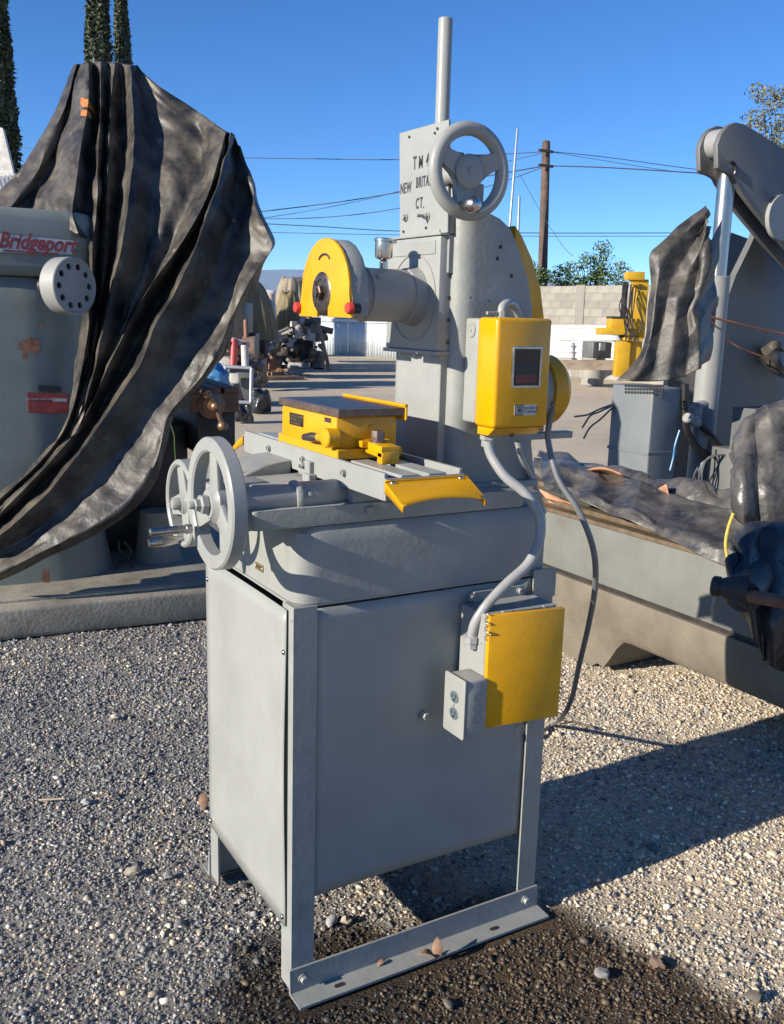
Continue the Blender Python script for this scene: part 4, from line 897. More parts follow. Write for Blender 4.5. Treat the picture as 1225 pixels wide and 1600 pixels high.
pl = roundpoly([(-1.0, 0.34), (0.56, 0.34), (0.56, 1.25), (-1.0, 1.25)], [0.2, 0.33, 0.1, 0.1], 10)
col_rows(bm, pl, ((0.16, 1.05), (0.35, 1.01), (0.6, 0.97), (1.2, 0.93), (zh0-0.22, 0.93), (zh0-0.12, 0.925), (zh0-0.05, 0.90), (zh0-0.005, 0.84)))
mcol = finish('column', bm, mill_green, MM, 50)
bm = new(); pl2 = roundpoly([(-1.0, 0.34), (0.58, 0.34), (0.58, 1.15), (-1.0, 1.15)], [0.1, 0.14, 0.1, 0.1], 7)
col_rows(bm, pl2, ((zh0, 0.90), (zh0+0.02, 0.95), (zh0+0.05, 0.965), (zh0+0.09, 0.955), (zh0+0.10, 0.965), (zh1-0.05, 0.965), (zh1-0.01, 0.94), (zh1, 0.9))); mhead = finish('head', bm, mill_green, MM, 50)
bcol = 0.75-0.41*0.965                                                # front of column near badge
bb = bcol-0.006
ba = [onM(-2, 365, bb), onM(122, 377, bb), onM(112, 398, bb), onM(-6, 394, bb)]
bm = new(); prism(bm, ba, -mnor*(-0.006), 0.001, 1); badge = finish('name_badge', bm, galv, mcol)
text_mesh('badge_lettering', 'Bridgeport', 0.098, onM(58, 380, bb-0.0075), mdir+Vector((0, 0, -0.02)), (0, 0, 1), redplate, badge, 0.0015, shear=0.35, xs=0.78, bold=0.003)
bm = new(); prism(bm, [onM(5, 390, bb-0.0072), onM(92, 395, bb-0.0072), onM(92, 397, bb-0.0072), onM(5, 393, bb-0.0072)], mnor*0.001); finish('badge_stripe', bm, redplate, badge, 0)
bb2 = 0.75-0.41*0.935-0.004
bm = new(); prism(bm, [onM(43, 613, bb2), onM(108, 616, bb2), onM(106, 646, bb2), onM(44, 645, bb2)], mnor*0.003, 0.0005, 1); rp = finish('red_plate', bm, redplate, mcol)
text_mesh('plate_lettering', 'CAUTION  MACHINE', 0.014, onM(62, 624, bb2-0.0045), mdir, (0, 0, 1), galv, rp, 0.0004)
bm = new(); prism(bm, [onM(82, 622, bb2-0.0035), onM(105, 623, bb2-0.0035), onM(105, 628, bb2-0.0035), onM(82, 627, bb2-0.0035)], mnor*0.0008); finish('plate_patch', bm, galv, rp, 0)
bm = new(); prism(bm, [onM(60, 602, bb2), onM(95, 604, bb2), onM(95, 612, bb2), onM(60, 611, bb2)], mnor*0.002, 0.0005, 1); finish('maker_plate', bm, black, mcol)
def blob(px, py, rx, ry, plane, seed, mtl, parent, thick=0.0012, name='rust_patch'):
    r0 = random.Random(seed); pts = []
    for k in range(22):
        a = 2*math.pi*k/22; s = 0.75+0.5*r0.random(); pts.append(onM(px+rx*s*math.cos(a), py+ry*s*math.sin(a), plane))
    bm = new(); prism(bm, pts, mnor*thick); return finish(name, bm, mtl, parent, 0)
blob(47, 541, 17, 12, bb2-0.0015, 3, rust, mcol); blob(66, 508, 4, 2, bb2-0.0015, 4, rust, mcol); blob(40, 557, 4, 6, bb2-0.0015, 9, rust, mcol); blob(72, 900, 6, 11, 0.75-0.41*1.03-0.02, 5, rust, mcol)
# dial wheel with holes
dc = onM(118, 447, 0.10); dn = (mnor*0.80+mdir*0.60+Vector((0, 0, 0.02))).normalized(); d_, du_, dw_ = frame_of(dn)
Rd = 0.128
bm = new(); torus_like(bm, dc, dn, [(Rd-0.004, 0.0), (Rd, -0.004), (Rd, -0.086), (Rd-0.004, -0.09), (Rd-0.02, -0.09), (Rd-0.02, -0.01), (Rd-0.01, 0.0)], 48); dial = finish('index_dial', bm, press_light, MM)
m4 = Matrix((du_, dw_, d_)).transposed().to_4x4(); m4.translation = dc-dn*0.012
holed_plate('dial_face', circ(0, 0, Rd-0.008, 48), [circ(0.088*math.cos(a), 0.088*math.sin(a), 0.0155, 14) for a in np.linspace(0, 2*math.pi, 10, endpoint=False)], 0.012, m4, press_light, dial, 0.001)
bm = new(); lathe(bm, dc-dn*0.045, -dn, [(Rd-0.021, 0), (Rd-0.021, 0.01)], 40); cyl(bm, dc-dn*0.055, dc-dn*0.2, 0.04); finish('dial_back', bm, mill_dark, dial)
# knee and table poking out of the tarp, with a ball crank
bm = new(); obox(bm, 0.30, 1.05, 0.75, 1.45, 0.42, 0.90, 0.03, 3); obox(bm, 0.42, 0.98, 0.85, 1.5, 0.17, 0.45, 0.02, 2); finish('knee', bm, mill_dark, MM)
bm = new(); c0 = onM(247, 880, 0.62); lathe(bm, (c0.x, c0.y, 0.17), (0, 0, 1), [(0.135, 0), (0.12, 0.02), (0.098, 0.20), (0.09, 0.27)], 32); finish('screw_pedestal', bm, mill_base_m, MM)
tt = [onM(300, 606, 0.50), onM(372, 602, 0.50)]
tdir = Vector((0.12, 1.0, 0)).normalized(); tz = tt[0].z
te = onM(300, 625, 0.50); tr_ = onM(372, 625, 0.50)
w_ = (tr_-te); w_.z = 0
bm = new()
def tbl(a, b, z): return Vector((te.x, te.y, 0))+w_*a+tdir*b+Vector((0, 0, z))
ztop = onM(330, 606, 0.5).z
for a0, a1 in ((-0.02, 0.28), (0.36, 0.62), (0.70, 1.02)):
    prism(bm, [tbl(a0, 0, ztop-0.03), tbl(a1, 0, ztop-0.03), tbl(a1, 0, ztop), tbl(a0, 0, ztop)], tdir*1.1, 0.003, 1)
prism(bm, [tbl(-0.02, 0, ztop-0.13), tbl(1.02, 0, ztop-0.13), tbl(1.02, 0, ztop-0.029), tbl(-0.02, 0, ztop-0.029)], tdir*1.1, 0.004, 1); mt_ = finish('work_table', bm, rust, MM)
bm = new(); prism(bm, [tbl(0.15, 0.06, ztop-0.36), tbl(1.0, 0.06, ztop-0.36), tbl(1.0, 0.06, ztop-0.13), tbl(0.15, 0.06, ztop-0.13)], tdir*0.9, 0.01, 2); finish('table_saddle', bm, mill_dark, MM)
kc = onM(333, 634, 0.46); kn = mnor
bm = new(); lathe(bm, kc-kn*0.05, kn, [(0.05, 0), (0.072, 0.01), (0.072, 0.02), (0.055, 0.026), (0.055, 0.04), (0.03, 0.046), (0.03, 0.075)], 28); crk = finish('crank_dial', bm, rust_knob, mt_)
bm = new(); e1 = onM(325, 617, 0.40); e2 = onM(348, 666, 0.40)
sweep(bm, [e1, kc+kn*0.05, e2], 0.0125, 12); 
for e, r in ((e1, 0.023), (e2, 0.029), (kc+kn*0.05, 0.028)): lathe(bm, e-kn*r, kn, [(r*math.sin(a), r*(1-math.cos(a))) for a in np.linspace(0.05, math.pi-0.05, 9)], 16)
finish('ball_crank', bm, rust_knob, crk)
bm = new(); e3 = onM(318, 613, 0.36); sweep(bm, [e1, e3-mnor*0.03, e3+mnor*0.02], 0.012, 10); lathe(bm, e3, kn, [(0.020*math.sin(a), 0.020*(1-math.cos(a))) for a in np.linspace(0.05, math.pi-0.05, 9)], 14); finish('crank_handle', bm, rust_knob, crk)
bm = new(); sweep(bm, [onM(193, 845, 0.45), onM(205, 862, 0.45), onM(195, 872, 0.45), onM(183, 885, 0.45), onM(186, 894, 0.45), onM(198, 896, 0.45), onM(207, 884, 0.45), onM(198, 870, 0.45), onM(186, 858, 0.45), onM(187, 844, 0.45)], 0.007, 8, 60); finish('hanging_cable', bm, blackrub, MM)
bm = new(); sweep(bm, [onM(262, 640, 0.3), onM(266, 660, 0.32), onM(272, 680, 0.32), onM(273, 700, 0.33), onM(276, 735, 0.34)], 0.003, 6, 20); finish('green_string', bm, greenleaf, MM)

# ---- black tarp over the machine: folds traced as ridges (near) and valleys (far)
def tdep(px, py):
    ys = [90, 210, 330, 390, 600, 800, 920]; ds = [5.0, 4.84, 4.58, 4.55, 4.45, 4.36, 4.30]
    return float(np.interp(py, ys, ds))
def tl(pts, off): return [at(x, y, tdep(x, y)+off*float(np.interp(y, [95, 200, 420, 650, 900], [0.45, 1.0, 0.95, 0.55, 0.5]))) for x, y in pts]
PA = [tl([(116, 104), (98, 150), (70, 210), (40, 255), (10, 292), (-22, 318)], 0.10),
      tl([(120, 101), (104, 160), (80, 222), (56, 272), (28, 312), (-4, 337)], 0.02),
      tl([(124, 100), (110, 165), (92, 225), (74, 272), (52, 308), (40, 333)], 0.09),
      tl([(128, 99), (116, 165), (98, 225), (85, 270), (80, 300), (80, 328)], 0.00),
      tl([(133, 98), (126, 160), (112, 230), (97, 290), (90, 325), (92, 350)], -0.08),
      tl([(138, 98), (136, 160), (126, 230), (118, 290), (114, 335), (122, 368)], -0.13),
      tl([(146, 98), (147, 170), (141, 250), (133, 320), (136, 350), (141, 378)], 0.02),
      tl([(151, 98), (152, 170), (148, 250), (143, 330), (141, 384)], 0.06)]
PB = [tl([(151, 98), (152, 170), (148, 250), (143, 330), (141, 384), (133, 470), (122, 560), (104, 655), (60, 722), (-22, 790)], 0.06),
      tl([(158, 98), (157, 180), (151, 300), (145, 380), (142, 480), (128, 575), (106, 658), (62, 722), (-22, 800)], -0.07),
      tl([(170, 98), (166, 180), (160, 290), (154, 400), (149, 480), (134, 580), (110, 664), (63, 728), (-22, 808)], 0.07),
      tl([(180, 99), (173, 165), (168, 285), (163, 400), (155, 480), (140, 580), (115, 668), (66, 732), (-22, 814)], -0.02),
      tl([(190, 100), (195, 200), (189, 290), (178, 390), (160, 490), (145, 580), (118, 668), (68, 732), (-22, 818)], 0.10),
      tl([(205, 103), (211, 205), (206, 286), (195, 367), (180, 433), (167, 500), (149, 575), (122, 664), (72, 730), (-22, 822)], -0.10),
      tl([(214, 107), (236, 200), (240, 300), (224, 395), (196, 480), (164, 575), (128, 664), (76, 728), (-22, 825)], 0.035),
      tl([(250, 137), (276, 225), (268, 310), (240, 395), (206, 480), (172, 570), (130, 660), (78, 724), (-22, 822)], 0.015),
      tl([(305, 172), (318, 242), (292, 330), (256, 410), (218, 490), (176, 575), (134, 658), (80, 720), (-22, 818)], 0.05),
      tl([(353, 206), (338, 262), (320, 316), (279, 386), (239, 441), (206, 498), (170, 571), (130, 656), (80, 720), (-22, 824)], -0.12),
      tl([(359, 208), (347, 262), (332, 312), (297, 385), (262, 446), (230, 505), (188, 582), (142, 670), (90, 735), (-22, 838)], 0.08),
      tl([(363, 210), (352, 255), (341, 294), (312, 371), (283, 441), (250, 498), (217, 571), (158, 663), (106, 735), (50, 795), (-22, 856)], -0.14),
      tl([(366, 213), (365, 310), (350, 390), (322, 462), (290, 530), (250, 608), (190, 698), (124, 772), (46, 832), (-22, 876)], 0.05),
      tl([(370, 220), (384, 305), (386, 378), (364, 455), (334, 535), (292, 612), (228, 708), (154, 790), (72, 838), (-22, 890)], 0.03),
      tl([(374, 230), (396, 302), (408, 352), (424, 386), (400, 422), (376, 462), (352, 520), (312, 590), (262, 648), (240, 728), (188, 798), (90, 850), (-22, 905)], -0.02),
      tl([(377, 236), (400, 306), (412, 352), (428, 384), (408, 424), (384, 470), (360, 525), (322, 590), (270, 650), (246, 733), (196, 806), (100, 858), (-22, 915)], 0.10)]
# far side of the tarp, falling behind the machine
def back(line, dx=0.25): return [Vector(p)+Vector((dx*k/(len(line)-1), 0.55*min(1, 2.0*k/(len(line)-1))+0.02, 0)) for k, p in enumerate(line)]
PC = [PB[-1], [p+Vector((0.03, 0.12, 0.01)) for p in PB[-1]], [p+Vector((0.0, 0.42, 0.02)) for p in PB[-1]][:8]]
SA = [False, True, False, True, True, True, False, False]; SB = [False, True, False, True, False, True, False, False, False, True, False, True, False, False, True, False]
gA = creases(wrinkle(loft_grid(PA, 110, 8, SA), 0.008, 3.5, 1, False), 0.014, 3.2, 3); gB = creases(wrinkle(loft_grid(PB, 180, 9, SB), 0.010, 3.0, 5, False), 0.015, 3.0, 8)
gA = creases(gA, 0.0035, 8.0, 13, 9); gB = creases(gB, 0.0035, 8.0, 18, 9)
top_line = [gB[:, 0], gB[:, 0]+np.array([0.05, 0.25, 0.01]), gB[:, 0]+np.array([0.08, 0.5, -0.02]), gB[:, 0]+np.array([0.1, 0.7, -0.45]), gB[:, 0]+np.array([0.1, 0.75, -1.1])]
gD = np.array(top_line).transpose(1, 0, 2); gD = gD[::3]
topA = [gA[:, 0], gA[:, 0]+np.array([0.05, 0.25, 0.01]), gA[:, 0]+np.array([0.08, 0.5, -0.02]), gA[:, 0]+np.array([0.1, 0.7, -0.45]), gA[:, 0]+np.array([0.1, 0.75, -1.1])]
gE = np.array(topA).transpose(1, 0, 2)[::3]
tp = cloth('tarpaulin', [gA, gB, gD, gE], tarp); tag(tp, 'dusty black tarpaulin draped in long folds over the tall milling machine', 'tarpaulin')
def on_grid_patch(grid, i0, i1, j0, j1, off, name, material, parent, mask):
    du = np.gradient(grid, axis=0); dv = np.gradient(grid, axis=1); nn = np.cross(du, dv); nn /= np.linalg.norm(nn, axis=-1, keepdims=True)+1e-9
    sgn = 1.0 if float((nn[i0, j0] @ (CAM-grid[i0, j0]))) > 0 else -1.0
    g = (grid+nn*off*sgn)[i0:i1, j0:j1]; bm = new(); grid_bm(bm, g, mask); return finish(name, bm, material, parent, 80)
r0 = random.Random(5)
on_grid_patch(gA, 33, 55, 21, 43, 0.004, 'orange_smear', orange_stain, tp, lambda u, v: abs(v-0.25-0.35*u) < 0.10+0.04*math.sin(9*u) or (abs(v-0.62-0.1*u) < 0.09 and 0.05 < u < 0.45) or (abs(v-0.85-0.1*u) < 0.06 and 0.6 < u < 0.8))

# ================================================================== LONG MACHINE BED (right)
BXf = 2.0
BED = thing('machine_bed', (2.35, 0.6, 0), 'long beige cast iron machine bed with dark ways and an arched foot', 'machine bed')
Y0b, Y1b = -0.9, 2.45
zt = 0.642; 
gl, gr = onX(851, 882, BXf), onX(1143, 994, BXf); zg = (gl.z+gr.z)/2
bm = new()      # upper wall: flat panel down to the groove
prof = [(BXf, zg+0.012), (BXf, zt-0.02), (BXf+0.012, zt), (BXf+0.62, zt), (BXf+0.62, zg+0.012)]
prism(bm, [(x, Y0b, z) for x, z in prof], (0, Y1b-Y0b, 0), 0.003, 2); finish('upper_wall', bm, bed_grey, BED)
bm = new(); prism(bm, [(BXf+0.010, Y0b+0.01, zg-0.010), (BXf+0.010, Y0b+0.01, zg+0.0125), (BXf+0.60, Y0b+0.01, zg+0.0125), (BXf+0.60, Y0b+0.01, zg-0.010)], (0, Y1b-Y0b-0.02, 0)); finish('parting_groove', bm, mill_dark, BED)
# lower wall with arched openings between feet
zb = 0.175
def low_section(y0, y1, z0):
    prof = [(BXf-0.01, zg-0.0105), (BXf-0.012, zg-0.04), (BXf-0.004, 0.28), (BXf+0.012, 0.20), (BXf+0.04, z0), (BXf+0.60, z0), (BXf+0.60, zg-0.0105)]
    return prof
bm = new(); ys = np.linspace(Y0b, Y1b, 90); rows = []
f0, f1 = 1.24, 1.66        # foot
def lowz(y):
    t = min(abs(y-(f0+f1)/2)/(0.5*(f1-f0)), 9)
    if y > f0-0.02 and y < f1+0.35: k = np.clip((y-(f0-0.10))/0.14, 0, 1); return 0.0+(1-k*k*(3-2*k))*zb
    if y < -0.55: return 0.0
    k = np.clip((y-(f0-0.16))/0.16, 0, 1); return zb*(1-k*k*(3-2*k)*1.0)
for y in ys:
    z0 = lowz(y); rows.append([bm.verts.new((x, y, z)) for x, z in low_section(0, 0, z0)])
for a, b in zip(rows, rows[1:]):
    for i in range(len(a)): bm.faces.new((a[i], a[(i+1) % len(a)], b[(i+1) % len(a)], b[i]))
bm.faces.new(rows[0]); bm.faces.new(rows[-1]); finish('lower_casting', bm, bed_low, BED, 40)
for x0, x1, h in ((BXf+0.008, BXf+0.075, 0.02), (BXf+0.10, BXf+0.16, 0.032), (BXf+0.40, BXf+0.55, 0.03)):
    bm = new(); box(bm, x0, x1, Y0b+0.02, Y1b-0.02, zt+0.001, zt+h, 0.003, 1); finish('slide_way', bm, bed_way, BED)
# feed rod bracket poking out from the tarp
q0 = onX(1112, 915, BXf-0.36); q1 = onX(1172, 925, BXf-0.30); q2 = onX(1250, 946, BXf-0.34)
bm = new(); lathe(bm, q0, q1-q0, [(0.028, 0), (0.034, 0.006), (0.034, 0.025), (0.03, 0.03), (0.05, 0.07), (0.06, (q1-q0).length)], 20); 
cyl(bm, onX(1155, 905, BXf-0.31), onX(1158, 945, BXf-0.32), 0.045); 
cyl(bm, q1-Vector((0.03, 0, 0.01)), onX(1195, 885, BXf-0.02), 0.055); brk = finish('lever_bracket', bm, mill_dark, BED)
bm = new(); cyl(bm, onX(1158, 928, BXf-0.33), q2, 0.021); finish('lever_arm', bm, rust, brk)

# ---- plastic sheets lying on the bed
def sheet_on_bed(name, fx, label, seed, material, nu=70, nv=40, amp=0.03, sc=6):
    g = np.array([[tuple(fx(i/nu, j/nv)) for j in range(nv+1)] for i in range(nu+1)]); g = creases(wrinkle(g, amp*0.5, sc*0.6, seed, False), amp, sc*0.55, seed)
    o = cloth(name, [g], material, thick=0.002); tag(o, label, 'plastic sheet'); return o
front_edge = [(846, 760), (880, 772), (930, 792), (1000, 822), (1060, 850), (1110, 874), (1150, 888), (1200, 900), (1260, 925)]   # hem over the bed front
fe = [onX(p[0], p[1], BXf-0.02-0.012*math.sin(k*1.7)) for k, p in enumerate(front_edge)]
back_edge = [onX(840, 712, BXf+0.58), onX(900, 722, BXf+0.58), onX(960, 742, BXf+0.58), onX(1010, 765, BXf+0.58), onX(1060, 775, BXf+0.58), onX(1120, 790, BXf+0.58), onX(1180, 800, BXf+0.58), onX(1240, 815, BXf+0.58)]
FE = catmull(fe, 61); BE = catmull(back_edge, 61)
def bedsheet(u, v):
    k = u*60; i = min(int(k), 59); t = k-i; a = FE[i]*(1-t)+FE[i+1]*t; b = BE[i]*(1-t)+BE[i+1]*t
    p = a*(1-v)+b*v
    ztop = max(a[2], zt+0.03)+0.02
    if v < 0.10: s = v/0.10; z = a[2]*(1-s)+(ztop+0.02)*s; p = a*(1-0.05*s)+b*0.05*s
    else: z = ztop+0.02+0.05*math.sin(math.pi*(v-0.1)/0.9)**2*(0.7+0.6*float(vnoise(u*9, v*3, 5)))+(b[2]-ztop)*max(0, (v-0.55)/0.45)
    return Vector((p[0], p[1], z))
sheet_on_bed('plastic_sheet', bedsheet, 'wrinkled dusty black plastic sheet lying along the beige machine bed', 3, tarp_shiny, 180, 90, 0.030, 6)
# second rumpled layer at the back with raised humps
def hump(u, v):
    px = 835+u*330; a = onX(px, 705+u*75, BXf+0.56); b = onX(px, 748+u*58, BXf+0.36)
    p = a*(1-v)+b*v; z = zt+0.05+0.11*math.sin(math.pi*v)**0.7*(0.55+0.7*float(vnoise(u*7, 1.3, 31)))+0.02*float(vnoise(u*22, v*6, 8))
    return Vector((p.x, p.y, z))
sheet_on_bed('plastic_sheet', hump, 'rumpled black plastic bundle behind the flat sheet on the machine bed', 13, tarp_shiny, 150, 50, 0.034, 7)
# scraps of orange sheet showing through
def scrap(pts, z0, label, bend=0.03):
    P = [onZ(x, y, z) for (x, y), z in zip(pts, z0)]; nu, nv = 12, 6; bm = new(); g = []
    for i in range(nu+1):
        u = i/nu; row = []
        for j in range(nv+1):
            v = j/nv; p = (P[0]*(1-u)+P[1]*u)*(1-v)+(P[3]*(1-u)+P[2]*u)*v; p.z += bend*math.sin(math.pi*u)*(1-v); row.append(bm.verts.new(p))
        g.append(row)
    for i in range(nu):
        for j in range(nv): bm.faces.new((g[i][j], g[i+1][j], g[i+1][j+1], g[i][j+1]))
    o = finish('cardboard_scrap', bm, copper, None, 60); md = o.modifiers.new('thick', 'SOLIDIFY'); md.thickness = 0.004; return tag(o, label, 'scrap')
scrap([(905, 739), (972, 741), (984, 756), (925, 746)], (0.80, 0.82, 0.74, 0.76), 'curled orange cardboard strip between the plastic sheets, its end rolled up', 0.03)
scrap([(1010, 772), (1042, 756), (1048, 786), (1085, 805)], (0.72, 0.82, 0.74, 0.70), 'torn pointed orange cardboard scrap lying on the plastic sheet', 0.0)
scrap([(840, 762), (868, 776), (915, 796), (858, 786)], (0.70, 0.70, 0.66, 0.66), 'rust orange strip on the bed edge beside the grinder', 0.0)
# covered hump at the right edge: two draped bundles
def bundle(name, top, bot, depth_top, depth_bot, off, seed, material, label, mid=None, nt=44, amp=0.016, back=0.5):
    n = len(top); L = []
    for k in range(n):
        (x0, y0), (x1, y1) = top[k], bot[k]; o = off[k]
        pts = [at(x0, y0, depth_top+back), at(x0, y0-2, depth_top+o*0.4)]
        for t in (0.2, 0.45, 0.7, 1.0):
            pts.append(at(x0+(x1-x0)*t, y0+(y1-y0)*t, depth_top+(depth_bot-depth_top)*t-0.10*math.sin(math.pi*t)+o))
        L.append(pts)
    g = creases(wrinkle(loft_grid(L, 70, 12), amp*0.5, 5, seed, False), amp*1.0, 4.5, seed); o = cloth(name, [g], material, thick=0.003); return tag(o, label, 'tarpaulin')
bundle('tarpaulin', [(1146, 712), (1150, 690), (1160, 668), (1180, 650), (1205, 638), (1240, 628), (1290, 625)], [(1146, 782), (1150, 806), (1165, 822), (1185, 826), (1210, 828), (1245, 832), (1290, 840)], 3.95, 3.72, [0.12, 0.0, -0.04, 0.0, -0.02, 0.01, 0.0], 41, tarp_shiny, 'grey black plastic wrapped over a block at the end of the machine bed')
bundle('tarpaulin', [(1146, 850), (1152, 838), (1165, 828), (1185, 824), (1210, 822), (1245, 822), (1290, 822)], [(1140, 880), (1166, 960), (1180, 1000), (1192, 1030), (1210, 1045), (1245, 1055), (1290, 1060)], 3.36, 3.16, [0.10, 0.0, -0.03, 0.01, -0.02, 0.02, 0.0], 52, tarp_blue, 'dark blue black tarp hanging down over the front of the machine bed', back=0.25)
def rope(name, pts, r, material, label, cat='rope'):
    bm = new(); sweep(bm, pts, r, 8, len(pts)*8); o = finish(name, bm, material); return tag(o, label, cat)
rope('rope', [onX(1146, 802, BXf-0.05), onX(1138, 825, BXf-0.06), onX(1134, 850, BXf-0.06), onX(1137, 876, BXf-0.05), onX(1136, 886, BXf-0.05)], 0.006, rope_y, 'yellow rope tying the plastic sheet at the bed end')

# ================================================================== HYDRAULIC PRESS (right, behind the bed)
YP = 2.45
PR = thing('hydraulic_press', (4.6, 2.9, 0), 'grey hydraulic machine with rounded linkage arm and chrome cylinder rod', 'press')
def armpts(y, dx=0): return [onY(x+dx, yy, y) for x, yy in ((1122, 262), (1121, 226), (1128, 208), (1138, 196), (1150, 191), (1163, 194), (1178, 203), (1290, 275), (1290, 455), (1225, 383), (1175, 322), (1158, 300), (1146, 274), (1138, 269), (1128, 268))]
bm = new(); prism(bm, armpts(YP), (0, 0.035, 0), 0.004, 2); arm = finish('linkage_arm', bm, press_grey, PR)
bm = new(); prism(bm, [p+Vector((0, 0.135, 0)) for p in armpts(YP)], (0, 0.035, 0), 0.004, 2); finish('linkage_arm', bm, press_grey, PR)
pv = onY(1143, 222, YP)
bm = new(); cyl(bm, pv+Vector((0, 0.037, 0)), pv+Vector((0, 0.134, 0)), 0.085, None, 28); finish('pivot_pin', bm, press_light, PR)
bm = new(); cyl(bm, onY(1225, 340, YP-0.03), onY(1225, 340, YP-0.03)+Vector((0, 0.03, 0)), 0.14, None, 28); finish('pivot_boss', bm, press_light, arm)
bm = new(); sweep(bm, [onY(1142, 252, YP-0.012), onY(1148, 256, YP-0.012), onY(1149, 266, YP-0.012), onY(1148, 272, YP-0.012)], 0.009, 8); finish('hook_mark', bm, black, arm)
rc = [onY(1115, 252, YP+0.085), onY(1108, 432, YP+0.085), onY(1098, 745, YP+0.085)]
rc[0].x = rc[1].x = rc[2].x = (rc[1].x+rc[2].x)/2+0.02; 
bm = new(); cyl(bm, rc[0]-Vector((0, 0, 0.0)), rc[1], 0.052, None, 28); finish('cylinder_rod', bm, chrome, PR)
bm = new(); lathe(bm, (rc[1].x, rc[1].y, 0.12), (0, 0, 1), [(0.078, 0), (0.078, rc[1].z-0.12), (0.070, rc[1].z-0.115), (0.05, rc[1].z-0.115)], 32); bar = finish('cylinder_barrel', bm, press_light, PR)
for zc, hh in ((rc[1].z-0.22, 0.16), (0.95, 0.1)):
    bm = new(); box(bm, rc[1].x-0.17, rc[1].x-0.085, rc[1].y-0.06, rc[1].y-0.01, zc-hh/2, zc+hh/2, 0.008, 2); cyl(bm, (rc[1].x-0.13, rc[1].y-0.035, zc+hh/2), (rc[1].x-0.05, rc[1].y-0.035, zc+hh/2+0.01), 0.03); finish('port_fitting', bm, press_light, bar)
bm = new(); fr = [onY(x, y, YP+0.30) for x, y in ((1300, 380), (1192, 338), (1172, 385), (1150, 430), (1132, 480), (1118, 535), (1110, 590), (1108, 660))]; b0 = fr[-1].x
fr = fr+[Vector((b0, YP+0.30, 0.0)), Vector((fr[0].x, YP+0.30, 0.0))]
prism(bm, fr, (0, 0.05, 0), 0.006, 2); finish('side_plate', bm, press_grey, PR)
bm = new(); prism(bm, [p+Vector((0.75, 0.9, 0)) for p in fr], (0, 0.05, 0), 0.006, 2); box(bm, fr[1].x+0.3, fr[0].x, YP+0.36, YP+1.3, 0, 1.2); finish('rear_plate', bm, mill_dark, PR)
bm = new(); e0 = onY(1152, 300, YP+0.22); e1 = onY(1225, 390, YP+0.22); prism(bm, [e0, e1, e1+Vector((0.05, 0, -0.10)), e0+Vector((0.05, 0, -0.10))], (0, 0.04, 0), 0.004, 1); finish('tie_strap', bm, press_light, PR)
# pump cabinet with vent slots
cx0, cx1, cy0, cy1 = 3.42, 3.92, 2.28, 2.66
cb = thing('pump_cabinet', ((cx0+cx1)/2, (cy0+cy1)/2, 0), 'blue grey sheet metal cabinet with vent slots beside the hydraulic cylinder', 'cabinet')
pA = onX(957, 600, cx0); pBt = onX(1022, 598, cx0); cy1 = pA.y; cy0 = pBt.y; ctop = pA.z
cx1 = onY(1066, 600, cy0).x
bm = new(); box(bm, cx0, cx1, cy0, cy1, 0.0, ctop, 0.012, 3); cbo = finish('cabinet_body', bm, cab_blue, cb)
bm = new(); box(bm, cx0-0.004, cx1+0.004, cy0-0.004, cy1+0.004, 0.66*ctop-0.02, 0.66*ctop, 0.002, 1); finish('seam_band', bm, cab_blue, cb)
for r in range(3):
    for k in range(13):
        c = onX(978+k*4.7, 602.5+r*5.2+k*0.10, cx0-0.001); bm = new(); box(bm, c.x-0.002, c.x+0.002, c.y-0.0095, c.y+0.0095, c.z-0.007, c.z+0.007); finish('vent_slot', bm, darkhole, cbo, 0)
# hanging tarp on the press
def hl(pts, off): return [at(x, y, 5.35+off*0.22) for x, y in pts]
HT = [hl([(1104, 322), (1080, 340), (1052, 362), (1030, 385), (1018, 400), (1017, 440), (1013, 480), (1010, 520), (998, 555), (980, 580), (965, 596)], 0.15),
      hl([(1105, 328), (1085, 350), (1058, 378), (1040, 400), (1030, 430), (1024, 470), (1020, 510), (1012, 545), (1000, 580), (985, 596)], -0.05),
      hl([(1106, 335), (1090, 370), (1070, 400), (1052, 430), (1043, 465), (1036, 500), (1030, 530), (1024, 560), (1016, 596)], 0.08),
      hl([(1106, 345), (1096, 385), (1080, 420), (1068, 450), (1058, 478), (1056, 500), (1052, 525), (1050, 555), (1045, 594)], -0.10),
      hl([(1106, 355), (1099, 395), (1090, 430), (1082, 460), (1074, 480), (1074, 498), (1075, 520), (1074, 550), (1070, 588)], 0.06),
      hl([(1107, 365), (1102, 400), (1098, 435), (1092, 462), (1082, 484), (1085, 500), (1090, 520), (1093, 545), (1090, 578)], -0.06),
      hl([(1107, 375), (1105, 410), (1103, 440), (1098, 466), (1090, 486), (1093, 502), (1096, 520), (1098, 545), (1094, 570)], 0.10),
      hl([(1122, 345), (1121, 385), (1120, 425), (1118, 460), (1108, 486), (1108, 502), (1110, 518), (1110, 540), (1106, 562)], 0.9)]
gH = creases(wrinkle(loft_grid(HT, 110, 14), 0.016, 2.6, 61, False), 0.034, 2.6, 67, 10); hto = cloth('tarpaulin', [gH], tarp); tag(hto, 'crinkled black plastic tied in a knot round the hydraulic cylinder', 'tarpaulin')
rope('string', [onY(1078, 482, YP-0.1), onY(1100, 492, YP-0.1), onY(1150, 505, YP-0.1), onY(1225, 522, YP-0.1), onY(1290, 535, YP-0.1)], 0.007, rope_o, 'orange string tied round the black plastic, running to the press plate', 'string')
rope('string', [onY(1085, 484, YP-0.08), onY(1112, 502, YP-0.08), onY(1130, 525, YP+0.2), onY(1160, 545, YP+0.2), onY(1200, 560, YP+0.2), onY(1230, 572, YP+0.2)], 0.005, rope_o, 'thin brown string sagging down across the grey press plate', 'string')
